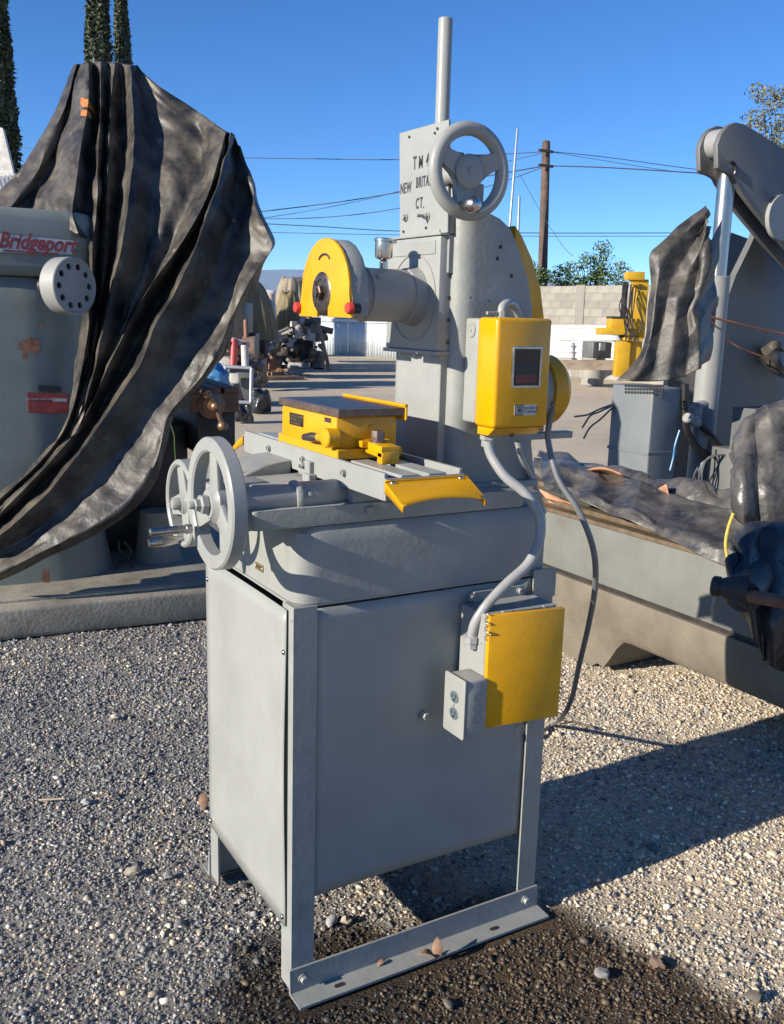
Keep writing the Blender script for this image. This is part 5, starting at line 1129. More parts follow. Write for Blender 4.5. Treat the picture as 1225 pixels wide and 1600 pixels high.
bm = new(); sweep(bm, [onY(1200, 552, YP+0.25), onY(1212, 540, YP+0.2), onY(1224, 548, YP+0.2)], lambda t: 0.05*(1-t)+0.01, 8, 16); sweep(bm, [onY(1200, 552, YP+0.25), onY(1215, 575, YP+0.2), onY(1232, 590, YP+0.2)], lambda t: 0.06*(1-t)+0.015, 8, 16); tag(finish('plastic_rag', bm, tarp), 'knotted black plastic rag hanging on the press plate', 'rag')
# hoses
HOS = [([(1070, 600), (1070, 640), (1072, 670), (1085, 695), (1105, 712), (1130, 718), (1145, 716)], 0.024, -0.06), ([(1080, 652), (1095, 664), (1110, 680), (1125, 700), (1140, 716)], 0.022, -0.10), ([(1140, 702), (1150, 690), (1162, 680), (1178, 676), (1200, 676)], 0.022, -0.08)]
for k, (pts, r, o) in enumerate(HOS):
    rope('hydraulic_hose', [onY(x, y, YP+o) for x, y in pts], r, blackrub, ('thick black hose looping down beside the blue grey cabinet', 'short black hose from the cylinder port to the hose bend', 'black hose bend rising towards the control box')[k], 'hose')
bm = new(); sweep(bm, [onY(1072, 652, YP-0.12), onY(1080, 656, YP-0.12), onY(1092, 662, YP-0.12)], lambda t: 0.028+0.006*math.sin(12*t), 10, 18); finish('hose_fitting', bm, press_light, PR)
bm = new(); sweep(bm, [onY(1095, 668, YP-0.02), onY(1093, 690, YP-0.02), onY(1092, 700, YP-0.02)], 0.05, 12); finish('lug_bracket', bm, press_light, PR)
for k in range(4):
    c = onY(1108+k*3, 738+k, YP-0.15); bm = new(); torus_like(bm, c, (0.2*k-0.3, 1, 0.15*k), [(0.10+0.014*k+0.006*math.cos(a), 0.006*math.sin(a)) for a in np.linspace(0, 6.28, 6, endpoint=False)], 30); finish('wire_coil', bm, cable_dark, PR)
rope('blue_wire', [onY(1062, 672, YP-0.14), onY(1055, 695, YP-0.14), onY(1052, 715, YP-0.14), onY(1047, 735, YP-0.14)], 0.006, blue_p, 'thin blue wire hanging at the cabinet corner', 'wire')
for k, pts in enumerate(([(957, 632), (935, 640), (918, 648), (898, 651)], [(957, 634), (935, 644), (922, 650), (910, 668)], [(957, 637), (938, 655), (922, 668), (912, 685)])):
    rope('loose_wire', [onX(x, y, cx0-0.02) for x, y in pts], 0.006, cable_dark, ('longest stray dark wire sticking out level from the cabinet side', 'middle stray dark wire bending down from the cabinet side', 'lowest stray dark wire drooping steeply from the cabinet side')[k], 'wire')['group'] = 'stray wires at the cabinet'
# control box
kb = onY(1170, 640, YP-0.35)
bm = new(); m4 = axes((kb.x+0.12, YP-0.35, kb.z-0.11), (1, 0, 0), (0, 0, 1))
cbx = holed_plate('control_box', [(-0.16, -0.14), (0.2, -0.14), (0.2, 0.12), (-0.16, 0.12)], [[(-0.14, -0.12), (-0.14, 0.10), (0.18, 0.10), (0.18, -0.12)]], 0.16, m4, press_grey, None); bm.free()
tag(cbx, 'open dark control box with white switches beside the wrapped block', 'control box')
bm = new(); box(bm, kb.x-0.03, kb.x+0.31, YP-0.30, YP-0.28, kb.z-0.24, kb.z); finish('back_plate', bm, mill_dark, cbx)
for dx, dz in ((0.05, -0.08), (0.04, -0.13), (0.13, -0.10)):
    bm = new(); lathe(bm, (kb.x+dx, YP-0.3, kb.z+dz), (0, -1, 0), [(0.03, 0), (0.03, 0.04), (0.02, 0.05)], 16); finish('switch', bm, whitep, cbx)
bm = new(); box(bm, kb.x+0.0, kb.x+0.25, YP-0.33, YP-0.1, 0, kb.z-0.25, 0.01); finish('stand', bm, press_grey, cbx)

# ================================================================== BACKGROUND YARD
def gp(px, depth):           # ground point under pixel column px at forward depth
    y0 = 500.0; p = at(px, y0, depth); return Vector((p.x, p.y, 0.0))
def up(px, py, depth): return at(px, py, depth)
# ---- cinder block wall: every block its own piece
WA, WB = at(790, 500, 28.6), at(1120, 500, 22.8); WA.z = WB.z = 0; wdir = (WB-WA); wlen = wdir.length; wdir.normalize(); wn_ = Vector((wdir.y, -wdir.x, 0))
if wn_.dot(Vector(CAM)-WA) < 0: wn_ = -wn_
top_z = at(900, 446, (28.6+22.8)/2+0.4).z
WALL = thing('block_wall', (WA+WB)/2, 'long weathered cinder block wall closing the back of the yard', 'wall')
bm = new(); m = Matrix((wdir, -wn_, Vector((0, 0, 1)))).transposed().to_4x4(); m.translation = WA
box(bm, -4.0, wlen+10, 0.012, 0.16, -0.05, top_z-0.01, 0, mtx=m); finish('mortar_core', bm, mortar, WALL)
bh, bw, jt = 0.205, 0.44, 0.016; nrow = int(top_z/bh); bh = top_z/nrow
def proto(w):
    bm = new(); box(bm, -w/2, w/2, -0.075, 0.075, -(bh-jt)/2, (bh-jt)/2, 0.006, 1); me = bpy.data.meshes.new('block'); bm.to_mesh(me); bm.free(); me.materials.append(blockm); return me
pfull = proto(bw-jt)
ang = math.atan2(wdir.y, wdir.x); r0 = random.Random(3)
cols = [0.0]; x = 0.5
for r in range(nrow):
    if (r+0.5)*bh < 0.55: continue
    off = (r % 2)*bw/2
    for c in range(int((wlen+1.2)/bw)+1):
        xx = c*bw+off
        if abs(xx-wlen*0.36) < 0.18 and False: continue
        o = bpy.data.objects.new('block', pfull); COL.objects.link(o); o.parent = WALL
        p = WA+wdir*xx+Vector((0, 0, (r+0.5)*bh))-wn_*(0.085-0.008*r0.random()); o.location = p-Vector(WALL.location); o.rotation_euler = (0, 0, ang)
# lower courses hidden by the sheets stay one plain footing
bm = new(); box(bm, -4.0, wlen+10, -0.01, 0.2, -0.05, 0.50, 0, mtx=m); finish('footing', bm, concrete, WALL)
px_ = WA+wdir*(wlen*0.40)
bm = new(); m2 = m.copy(); m2.translation = px_; box(bm, -0.16, 0.16, -0.02, 0.2, 0, top_z+0.02, 0.01, 1, mtx=m2); finish('pillar', bm, mortar, WALL)
# ---- white corrugated sheets stacked on edge before the wall
WS = thing('sheet_stack', (at(905, 540, 25)).xy.to_3d(), 'stack of white corrugated roofing sheets in front of the block wall', 'roofing sheets')
def corr(px0, px1, py0, py1, depth, name, ribs, mtl, parent, depth1=None):
    depth1 = depth1 or depth; nu, nv = 6, ribs*4; bm = new(); g = []
    for i in range(nu+1):
        u = i/nu; row = []
        for j in range(nv+1):
            v = j/nv; d = depth+(depth1-depth)*u; p = at(px0+(px1-px0)*u, py0+(py1-py0)*v, d)
            ph = (v*ribs) % 1.0; h = 0.06*(1 if 0.25 < ph < 0.75 else 0)
            row.append(bm.verts.new(p+Vector((-CR[2][0], -CR[2][1], 0))*h))
        g.append(row)
    for i in range(nu):
        for j in range(nv): bm.faces.new((g[i][j], g[i+1][j], g[i+1][j+1], g[i][j+1]))
    o = finish(name, bm, mtl, parent, 20); md = o.modifiers.new('t', 'SOLIDIFY'); md.thickness = 0.01; return o
corr(856, 972, 508, 536, 25.2, 'roofing_sheet', 3, sheet_white, WS, 24.8)
corr(858, 897, 535, 563, 25.1, 'roofing_sheet', 3, sheet_white, WS, 25.0)
corr(896, 970, 535, 563, 25.05, 'roofing_sheet', 3, sheet_white, WS, 24.7)
# concrete drum and timber beam
dp = gp(932, 23.0)
bm = new(); lathe(bm, dp, (0, 0, 1), [(0.27, 0), (0.27, 0.42), (0.30, 0.43), (0.29, 0.62), (0.25, 0.66)], 24); tag(finish('concrete_drum', bm, concrete), 'round grey concrete drum carrying the timber beam', 'drum')
bm = new(); q = at(932, 546, 22.6); box(bm, q.x-0.28, q.x+0.30, q.y-0.2, q.y+0.2, q.z-0.20, q.z+0.18, 0.02); wb_ = finish('water_box', bm, press_grey); tag(wb_, 'dark grey box with a small window standing on the drum', 'box')
bm = new(); q = at(941, 542, 22.3); box(bm, q.x-0.09, q.x+0.09, q.y-0.02, q.y+0.02, q.z-0.09, q.z+0.09, 0.01); finish('window', bm, galv, wb_)
def beam(px0, py0, px1, py1, d0, d1, w, h, label):
    a, b = at(px0, py0, d0), at(px1, py1, d1); dv = (b-a); s = Vector((dv.y, -dv.x, 0)).normalized()*w
    bm = new(); prism(bm, [a, a+s, a+s+Vector((0, 0, h)), a+Vector((0, 0, h))], dv, 0.01, 1); return tag(finish('timber_beam', bm, wood), label, 'beam')
beam(860, 568, 1000, 570, 22.4, 22.0, 0.25, 0.10, 'upper weathered timber plank resting on the concrete drum'); beam(868, 577, 1000, 578, 22.3, 21.9, 0.22, 0.16, 'lower thick timber beam resting on the concrete drum')
# ---- yellow drilling machine
YD = 21.0; DM = thing('drilling_machine', gp(975, YD), 'yellow industrial drilling machine with tangled black cables beside the tarp', 'machine')
def ybox(px0, py0, px1, py1, d, thick, name, mtl=drill_yellow, bev=0.02, parent=None):
    a, b = at(px0, py0, d), at(px1, py1, d); rt = Vector(CR[0]); rt.z = 0; rt.normalize(); fw = Vector(CR[2]); fw.z = 0; fw.normalize()
    w = (b-a).dot(rt); m = Matrix((rt, fw, Vector((0, 0, 1)))).transposed().to_4x4(); m.translation = Vector((a.x, a.y, 0))
    bm = new(); box(bm, 0, w, 0, thick, min(a.z, b.z), max(a.z, b.z), bev, 2, m); return finish(name, bm, mtl, parent or DM)
ybox(981, 424, 1008, 438, YD-0.1, 0.35, 'motor_head'); ybox(992, 436, 1012, 530, YD, 0.4, 'column'); ybox(955, 497, 1000, 514, YD, 0.5, 'gear_box'); ybox(939, 512, 994, 524, YD-0.1, 0.6, 'table'); ybox(976, 527, 1005, 533, YD-0.1, 0.5, 'lower_table'); ybox(965, 533, 985, 590, YD, 0.3, 'leg'); ybox(984, 533, 1003, 575, YD+0.1, 0.3, 'leg'); ybox(986, 440, 1000, 446, YD-0.12, 0.1, 'bracket'); ybox(974, 440, 980, 528, YD-0.05, 0.08, 'guide_rod', mill_dark, 0.0); ybox(955, 494, 978, 498, YD-0.02, 0.5, 'lid', mill_dark, 0.0)
r0 = random.Random(12)
for k in range(9):
    x = 976+r0.uniform(0, 26); bm = new(); sweep(bm, [at(x, 436+r0.uniform(0, 20), YD-0.15), at(x-6+r0.uniform(-5, 8), 465+r0.uniform(0, 20), YD-0.25), at(x+r0.uniform(-8, 6), 492+r0.uniform(0, 14), YD-0.2), at(x+r0.uniform(-4, 8), 515+r0.uniform(0, 20), YD-0.15)], 0.014, 6, 22); finish('cable', bm, blackrub, DM)
# ---- poles and wires
def pole(name, px0, py0, px1, py1, depth, r0, r1, mtl, label, cat='pole'):
    t = at(px0, py0, depth); b = at(px1, py1, depth); d = (b-t); k = (b.z)/(-d.z) if d.z < 0 else 0; g = b+d*k
    bm = new(); lathe(bm, g, t-g, [(r0, 0), ((r0+r1)/2, (t-g).length*0.5), (r1, (t-g).length-0.02), (r1*0.8, (t-g).length)], 16); return tag(finish(name, bm, mtl), label, cat)
up_ = pole('utility_pole', 853.5, 221, 848, 420, 31.0, 0.17, 0.13, polewood, 'brown wooden utility pole carrying the wires behind the block wall')
for pyy in (236, 259):
    bm = new(); c = at(853, pyy, 30.8); box(bm, c.x-0.28, c.x+0.28, c.y-0.04, c.y+0.04, c.z-0.04, c.z+0.04); finish('wire_bracket', bm, darksteel, up_)
pole('antenna_pole', 808.5, 201, 796, 362, 30.0, 0.045, 0.035, galv, 'tall thin rusty steel mast beside the wooden pole'); pole('pipe_mast', 811.5, 306, 809, 380, 29.5, 0.04, 0.04, galv, 'short pale pipe mast between the steel mast and the wooden pole')
def wire(pts, r, label):
    P = [at(x, y, d) for x, y, d in pts]; bm = new(); sweep(bm, P, r, 5, 40, cap=False); tag(finish('power_line', bm, wire_m), label, 'wire')['group'] = 'overhead wires'
for pts, r, lab in (
    ([(330, 246, 40), (480, 248, 38), (640, 249, 35), (853, 237, 31)], 0.016, 'upper level wire reaching the wooden pole near its top'),
    ([(330, 246, 44), (180, 240, 46), (0, 228, 50)], 0.014, 'thin wire behind the black tarp and the cypresses'),
    ([(380, 334, 38), (520, 317, 36), (620, 301, 34), (740, 279, 32), (853, 259, 31)], 0.020, 'thick wire rising to the lower bracket of the wooden pole'),
    ([(380, 345, 38), (480, 330, 36), (600, 305, 34), (720, 270, 33), (853, 238, 31)], 0.011, 'thin wire rising to the top bracket of the wooden pole'),
    ([(380, 342, 40), (500, 340, 37), (620, 326, 34), (760, 292, 32), (853, 260, 31)], 0.015, 'sagging wire below the thick wire left of the wooden pole'),
    ([(360, 347, 42), (500, 354, 42), (620, 361, 42), (830, 364, 42), (1050, 364, 42)], 0.020, 'level wire passing behind the wooden pole'),
    ([(360, 362, 45), (620, 367, 45), (830, 369, 45), (1050, 369, 45)], 0.014, 'lowest level wire behind the wooden pole'),
    ([(853, 259, 31), (950, 262, 30), (1100, 271, 29), (1300, 284, 28)], 0.020, 'thick wire from the wooden pole towards the press arm'),
    ([(853, 236, 31), (950, 246, 31), (1100, 266, 31), (1300, 285, 31)], 0.013, 'upper thin wire from the wooden pole towards the press arm'),
    ([(853, 236, 31.2), (950, 252, 31), (1040, 266, 31), (1100, 272, 31), (1300, 290, 31)], 0.009, 'faint slack wire from the wooden pole top')):
    wire(pts, r, lab)
bm = new(); sweep(bm, [at(812, 272, 29), at(850, 340, 29), at(880, 385, 28.5), at(895, 400, 28)], 0.008, 5, 20); tag(finish('guy_wire', bm, wire_m), 'guy wire slanting down across the wooden pole to the wall top', 'wire')
# ---- vertical sheet fence far left
FA, FB = at(470, 520, 37.5), at(800, 520, 33.0); FA.z = FB.z = 0; fd = (FB-FA); fl_ = fd.length; fd.normalize(); fn = Vector((fd.y, -fd.x, 0)); ftop = at(560, 496, 36).z
FEN = thing('sheet_fence', (FA+FB)/2, 'pale blue grey ribbed sheet metal fence across the far yard', 'fence')
np_ = 8; pw = fl_/np_
for k in range(np_):
    bm = new(); pts = []; nr = 9
    for j in range(nr*4+1):
        u = j/(nr*4); ph = (u*nr) % 1; pts.append(FA+fd*(k*pw+u*(pw-0.02))+fn*(0.03 if ph < 0.3 else 0.0))
    lo = [bm.verts.new(p) for p in pts]; hi = [bm.verts.new(p+Vector((0, 0, ftop))) for p in pts]
    for j in range(len(pts)-1): bm.faces.new((lo[j], lo[j+1], hi[j+1], hi[j]))
    o = finish('fence_panel', bm, fence_m, FEN, 20); md = o.modifiers.new('t', 'SOLIDIFY'); md.thickness = 0.01
bm = new(); a = FA+fn*0.05+Vector((0, 0, ftop-0.18)); prism(bm, [a, a+Vector((0, 0, 0.10)), a+fn*0.03+Vector((0, 0, 0.10)), a+fn*0.03], fd*fl_); finish('top_rail', bm, fence_m, FEN)

# ---- heaps of old machinery at the far left
def lumpmesh(bm, c, rx, ry, rz, seed, sub=3, amp=0.25, flat=True):
    r = bmesh.ops.create_icosphere(bm, subdivisions=sub, radius=1.0)
    for v in r['verts']:
        p = v.co.copy(); n = float(vnoise(p.x*2.1+seed*3.1+p.z, p.y*2.1+p.z*1.7+seed, seed)); n2 = float(vnoise(p.x*6+seed, p.y*6+p.z*5, seed+3))
        s = 1+amp*(n*2-1)+amp*0.4*(n2*2-1); v.co = Vector((c[0]+p.x*rx*s, c[1]+p.y*ry*s, max(0.02 if flat else -99, c[2]+p.z*rz*s)))
def mound(px, py_top, py_bot, halfw, depth, seed, mtl, label, name='covered_mound', cat='tarpaulin', zb=None):
    t = at(px, py_top, depth); b = at(px, py_bot, depth); hw = halfw*depth/FPX; zc = max(b.z, 0.0); h = t.z-zc
    bm = new(); rows = []; nr, na = 16, 64; rg = random.Random(seed); peak = (rg.uniform(-0.25, 0.25), rg.uniform(-0.2, 0.2))
    for i in range(nr+1):
        v = i/nr; row = []
        for k in range(na):
            a = 2*math.pi*k/na; fold = 1+v*0.13*math.sin(a*9+seed+2.5*v)+v*0.09*math.sin(a*17+seed*2)+0.10*(float(vnoise(math.cos(a)*1.6+seed, math.sin(a)*1.6+v*2, seed))*2-1)
            rr = (0.42+0.58*v**0.9)*fold; row.append(bm.verts.new((t.x+hw*(rr*math.cos(a)+peak[0]*(1-v)), t.y+hw*0.9*(rr*math.sin(a)+peak[1]*(1-v)), zc+h*(1-v**1.7*(1.0+0.05*math.sin(a*5+seed))-0.10*(1-v)*float(vnoise(math.cos(a)*2+3, math.sin(a)*2, seed))) if i < nr else zc+0.0)))
        rows.append(row)
    for a_, b_ in zip(rows, rows[1:]):
        for k in range(na): bm.faces.new((a_[k], a_[(k+1) % na], b_[(k+1) % na], b_[k]))
    bm.faces.new(rows[0]); return tag(finish(name, bm, mtl, None, 80), label, cat)
mound(380, 432, 530, 52, 22.0, 4, oliveT, 'brown canvas draped over a machine behind the black tarp')
mound(455, 430, 520, 34, 30.0, 6, tantarp, 'pale tan canvas covering a tall machine by the fence')
def compound(name, px, depth, label, cat, seed, items):
    T = thing(name, gp(px, depth), label, cat); r = random.Random(seed)
    for nm, kind, a, b, d, rr, mtl in items:
        bm = new(); p0 = at(a[0], a[1], depth+d); p1 = at(b[0], b[1], depth+d)
        p0.z = max(p0.z, 0.01); p1.z = max(p1.z, 0.01)
        if kind == 'c': cyl(bm, p0, p1, rr, None, 14)
        elif kind == 't': cyl(bm, p0, p1, rr, rr*0.6, 14)
        elif kind == 'l':                      # tangle of small fittings
            c = (p0+p1)/2; hz = abs(p1.z-p0.z)/2
            for q in range(11):
                o = c+Vector((r.uniform(-1, 1)*rr*0.8, r.uniform(-1, 1)*rr*0.6, r.uniform(-1, 1)*hz)); o.z = max(o.z, 0.03); d = Vector((r.uniform(-1, 1), r.uniform(-1, 1), r.uniform(-0.6, 0.6))).normalized()*rr*r.uniform(0.25, 0.6); w = rr*r.uniform(0.10, 0.28)
                if r.random() < 0.6: cyl(bm, o-d, o+d, w, None, 10)
                else: box(bm, o.x-w*1.5, o.x+w*1.5, o.y-w, o.y+w, o.z-w, o.z+w*1.6, 0.01, 1)
        elif kind == 'b':
            rt = Vector(CR[0]); rt.z = 0; rt.normalize(); fw = Vector(CR[2]); fw.z = 0; fw.normalize(); w = (p1-p0).dot(rt)
            m = Matrix((rt, fw, Vector((0, 0, 1)))).transposed().to_4x4(); m.translation = Vector((p0.x, p0.y, 0)); box(bm, 0, w, 0, rr, min(p0.z, p1.z), max(p0.z, p1.z), 0.02, 2, m)
        o_ = finish(nm, bm, mtl, T)
        if kind == 'l': o_['kind'] = 'stuff'
    return T
compound('robot_arm', 425, 26.0, 'white painted industrial machine arm standing among the scrap', 'machine', 2, [
    ('upper_cap', 'b', (412, 453), (428, 460), 0, 0.4, white_mach), ('arm', 'c', (422, 460), (424, 500), 0, 0.14, white_mach), ('arm', 'c', (424, 500), (416, 525), 0, 0.12, white_mach), ('joint', 'l', (410, 520), (424, 545), -0.1, 0.30, white_mach), ('joint', 'l', (426, 520), (438, 540), -0.1, 0.25, white_mach), ('motor', 'c', (413, 497), (419, 503), -0.2, 0.16, galv), ('base', 'b', (411, 555), (424, 574), 0, 0.5, white_mach), ('pump', 'l', (428, 552), (440, 574), 0, 0.22, mill_dark), ('hub', 'c', (405, 480), (411, 486), -0.1, 0.18, white_mach), ('foot', 'b', (404, 570), (446, 580), -0.1, 0.5, mill_dark)])
compound('valve_stack', 392, 24.5, 'grey pipework with valves rising over the brown canvas', 'machine', 3, [
    ('pipe', 'c', (388, 428), (390, 470), 0, 0.10, white_mach), ('valve', 'l', (384, 440), (394, 452), -0.1, 0.18, galv), ('valve', 'l', (390, 455), (402, 468), -0.1, 0.18, galv), ('wheel', 'c', (399, 458), (404, 462), -0.1, 0.16, mill_dark), ('hose_cap', 'c', (403, 482), (409, 486), -0.2, 0.12, drill_yellow), ('body', 'b', (384, 470), (412, 560), 0.2, 0.6, mill_dark)])
compound('engine_block', 465, 27.0, 'dark dismantled engine with brown rusty fittings under tan canvas', 'engine', 5, [
    ('block', 'b', (452, 515), (488, 575), 0.3, 0.9, mill_dark), ('side_fittings', 'l', (440, 500), (470, 575), 0.0, 0.5, mill_dark), ('pipes', 'l', (458, 505), (492, 540), -0.1, 0.45, white_mach), ('manifold', 'l', (445, 530), (470, 555), -0.1, 0.35, mill_dark), ('valve_cover', 'b', (466, 490), (484, 500), -0.05, 0.5, rust), ('bracket', 'b', (468, 495), (500, 508), -0.15, 0.4, brown_mach), ('gear_case', 'l', (480, 505), (505, 530), -0.1, 0.35, brown_mach), ('shaft', 'c', (488, 510), (520, 518), -0.2, 0.09, brown_mach), ('housing', 'l', (484, 535), (500, 565), -0.2, 0.26, brown_mach), ('post', 'c', (500, 550), (498, 582), -0.1, 0.16, brown_mach), ('sump', 'b', (432, 566), (482, 577), -0.1, 0.6, white_mach), ('flywheel', 'c', (470, 500), (476, 502), -0.3, 0.14, galv)])
mound(452, 452, 556, 26, 27.9, 12, oliveT, 'dark olive canvas hanging over the dismantled engine')
compound('shade_hulk', 368, 19.0, 'dark machine hulk half hidden behind the black tarp, added to shade the yard', 'machine', 31, [  # mostly hidden hulk, put in to cast shadow bands over the yard floor
    ('headstock', 'b', (300, 470), (378, 600), 0, 1.2, mill_dark), ('bed', 'b', (330, 560), (408, 600), 0.3, 0.8, brown_mach), ('motor', 'c', (380, 545), (400, 545), 0, 0.25, brown_mach), ('gear_box', 'b', (372, 520), (398, 560), 0.5, 0.6, mill_dark), ('pipe', 'c', (384, 500), (386, 560), -0.1, 0.05, rust), ('fittings', 'l', (384, 560), (404, 596), -0.2, 0.35, brown_mach)])
compound('shade_frame', 345, 23.5, 'tall dark machine frame behind the brown canvas, added to shade the yard', 'machine', 33, [  # added out of sight so its long shadow crosses the yard
    ('upright', 'b', (250, 400), (352, 590), 0, 1.0, mill_dark), ('ram', 'b', (300, 430), (372, 480), 0.2, 0.7, brown_mach), ('foot', 'b', (300, 560), (420, 588), 0.2, 1.2, mill_dark), ('fittings', 'l', (400, 560), (440, 588), 0.1, 0.5, rust)])
compound('scrap_pile', 455, 22.5, 'low heap of rusty castings and pipes on the dark yard floor', 'scrap', 35, [
    ('castings', 'l', (395, 588), (420, 602), 0, 0.5, rust), ('castings', 'l', (425, 585), (455, 600), 0.3, 0.45, brown_mach), ('pipe', 'c', (400, 600), (470, 592), 0, 0.05, rust), ('plate', 'b', (440, 588), (480, 594), 0.5, 0.9, brown_mach)])
bm = new(); a = at(497, 505, 26.2); b = gp(516, 26.0); cyl(bm, b, a, 0.055, 0.045, 10); tag(finish('timber_post', bm, wood), 'brown wooden post leaning against the dark engine', 'post')
compound('garden_tractor', 352, 15.5, 'small red and white machine on a frame behind the rusty mill table', 'machine', 8, [
    ('hood', 'b', (352, 535), (384, 545), 0, 0.5, red_mach), ('panel', 'b', (336, 558), (360, 590), 0, 0.4, white_mach), ('seat', 'b', (362, 555), (388, 585), 0.1, 0.4, mill_dark), ('post', 'c', (366, 530), (364, 590), -0.1, 0.06, red_mach), ('post', 'c', (382, 540), (384, 592), -0.1, 0.06, white_mach), ('rail', 'c', (332, 580), (395, 578), -0.15, 0.035, rust), ('tank', 'l', (340, 528), (362, 548), 0.0, 0.22, white_mach), ('motor', 'l', (366, 566), (388, 600), 0.2, 0.32, brown_mach), ('lever', 'c', (352, 530), (338, 552), -0.2, 0.03, rust), ('deck', 'b', (325, 588), (398, 600), -0.1, 0.7, mill_dark), ('wheel', 'c', (335, 604), (345, 604), -0.1, 0.22, blackrub), ('wheel', 'c', (380, 604), (392, 604), 0.1, 0.22, blackrub)])
compound('glass_cabinet', 368, 11.5, 'steel framed glass door leaning beside a blue printed bag', 'cabinet', 9, [
    ('frame_post', 'c', (393, 575), (392, 628), 0, 0.022, galv), ('frame_post', 'c', (352, 574), (350, 625), 0, 0.022, galv), ('frame_rail', 'c', (352, 573), (393, 575), 0, 0.022, galv), ('frame_rail', 'c', (350, 627), (392, 629), 0, 0.022, galv), ('panel', 'b', (354, 576), (391, 626), 0.05, 0.02, press_grey), ('switch_box', 'b', (358, 583), (373, 600), -0.05, 0.05, white_mach)])
bm = new(); p0 = at(328, 590, 10.8); lumpmesh(bm, (p0.x, p0.y, p0.z), 0.22, 0.2, 0.16, 14, 4, 0.25, False); tag(finish('feed_bag', bm, blue_p, None, 60), 'crumpled blue plastic bag behind the rusty mill table', 'bag')
for k, (px, py, hw, lab) in enumerate(((405, 640, 34, 'dark blue tarp heap on the ground behind the chuck'), (380, 655, 22, 'low dark cloth heap beside the rusty table'))):
    p = onZ(px, py, 0.05); bm = new(); lumpmesh(bm, (p.x, p.y, 0.12), hw*0.0055, hw*0.0055, 0.22, 20+k, 4, 0.3); tag(finish('tarp_heap', bm, tarp_blue, None, 60), lab, 'tarpaulin')
# low scrap behind the grinder at left so the yard stays busy
for k, (px, py, w, lab) in enumerate(((432, 592, 26, 'rusty flat plate lying on the yard floor near the engine'), (470, 560, 18, 'dark steel pallet beside the engine foot'))):
    p = onZ(px, py, 0.0); bm = new(); box(bm, p.x-w*0.02, p.x+w*0.02, p.y-0.4, p.y+0.4, 0.0, 0.08, 0.01); tag(finish('steel_plate', bm, brown_mach), lab, 'plate')

# ---- hills
hm = mat('hazy_hills', (0.17, 0.23, 0.33), 0.95, var=0.1, vscale=0.01)  # distance haze is put into the base colour as muted blue
bm = new(); vs = []
for k in range(61):
    a = YAW+R_(40)-R_(80)*k/60; rr = 3200; h = 70+150*float(fbm(k*0.16, 2.0, 9)); vs.append((bm.verts.new((CAM[0]+rr*math.cos(a), CAM[1]+rr*math.sin(a), -10)), bm.verts.new((CAM[0]+(rr+300)*math.cos(a), CAM[1]+(rr+300)*math.sin(a), h))))
for a, b in zip(vs, vs[1:]): bm.faces.new((a[0], b[0], b[1], a[1]))
ho = finish('hills', bm, hm); ho['kind'] = 'structure'

# ================================================================== TREES
def leaf_cards(pts, normals, size, seed):
    """small bent leaf quads at points; returns verts, faces"""
    r = np.random.default_rng(seed); n = len(pts)
    a = r.normal(size=(n, 3)); a /= np.linalg.norm(a, axis=1, keepdims=True); a = a*0.8+normals*0.7; a /= np.linalg.norm(a, axis=1, keepdims=True)
    t = r.normal(size=(n, 3)); t -= a*(t*a).sum(1, keepdims=True); t /= np.linalg.norm(t, axis=1, keepdims=True); b = np.cross(a, t)
    s = size*(0.6+0.8*r.random((n, 1)))
    V = np.stack([pts-t*s, pts-b*s*0.42+a*s*0.1, pts+t*s, pts+b*s*0.42+a*s*0.1], 1).reshape(-1, 3); F = np.arange(n*4).reshape(-1, 4); return V, F
def crown_obj(name, V, F, mtl, parent):
    off = Vector(parent.location); me = np_mesh(name, V-np.array(off[:])[None], F, 4); me.materials.append(mtl)
    o = bpy.data.objects.new(name, me); COL.objects.link(o); o.parent = parent; return o
def cypress(px, depth, top_py, half_px, seed, label, lean=0.0, n=16000):
    base = gp(px, depth); t = at(px, top_py, depth); H = t.z; R = half_px*depth/FPX
    T = thing('cypress_tree', base, label, 'tree', 'cypress trees'); r = np.random.default_rng(seed)
    h = r.random(n)**0.9; rad = R*np.clip(np.minimum((1-h)**0.55*1.5, 1.0), 0.03, 1)*np.clip(h*9+0.4, 0, 1); ang = r.uniform(0, 6.283, n)
    clump = 0.78+0.42*vnoise(ang*3.2/1.0+seed, h*H*1.1+ang, seed)
    rr = rad*clump*(0.62+0.38*r.random(n)**0.4)
    P = np.stack([base.x+rr*np.cos(ang)+lean*h*H, base.y+rr*np.sin(ang), h*H+0.1], -1)
    N = np.stack([np.cos(ang)*0.8, np.sin(ang)*0.8, 0.6+0*ang], -1)
    V, F = leaf_cards(P, N, R*0.12+0.03, seed); crown_obj('crown', V, F, cyp, T)
    bm = new(); lathe(bm, base, (lean, 0, 1), [(R*0.22, 0), (R*0.12, H*0.5), (R*0.02, H*0.97)], 10); finish('trunk', bm, bark, T)
cypress(10, 30, -160, 30, 3, 'broad dark cypress standing alone beside the pale shed roof', 0.0, 26000)
cypress(168, 34, -110, 22, 5, 'broad slender cypress of the pair behind the tarp peak', 0.0, 16000); cypress(203, 35, -60, 16, 8, 'narrower cypress of the pair behind the tarp peak', 0.0, 13000)
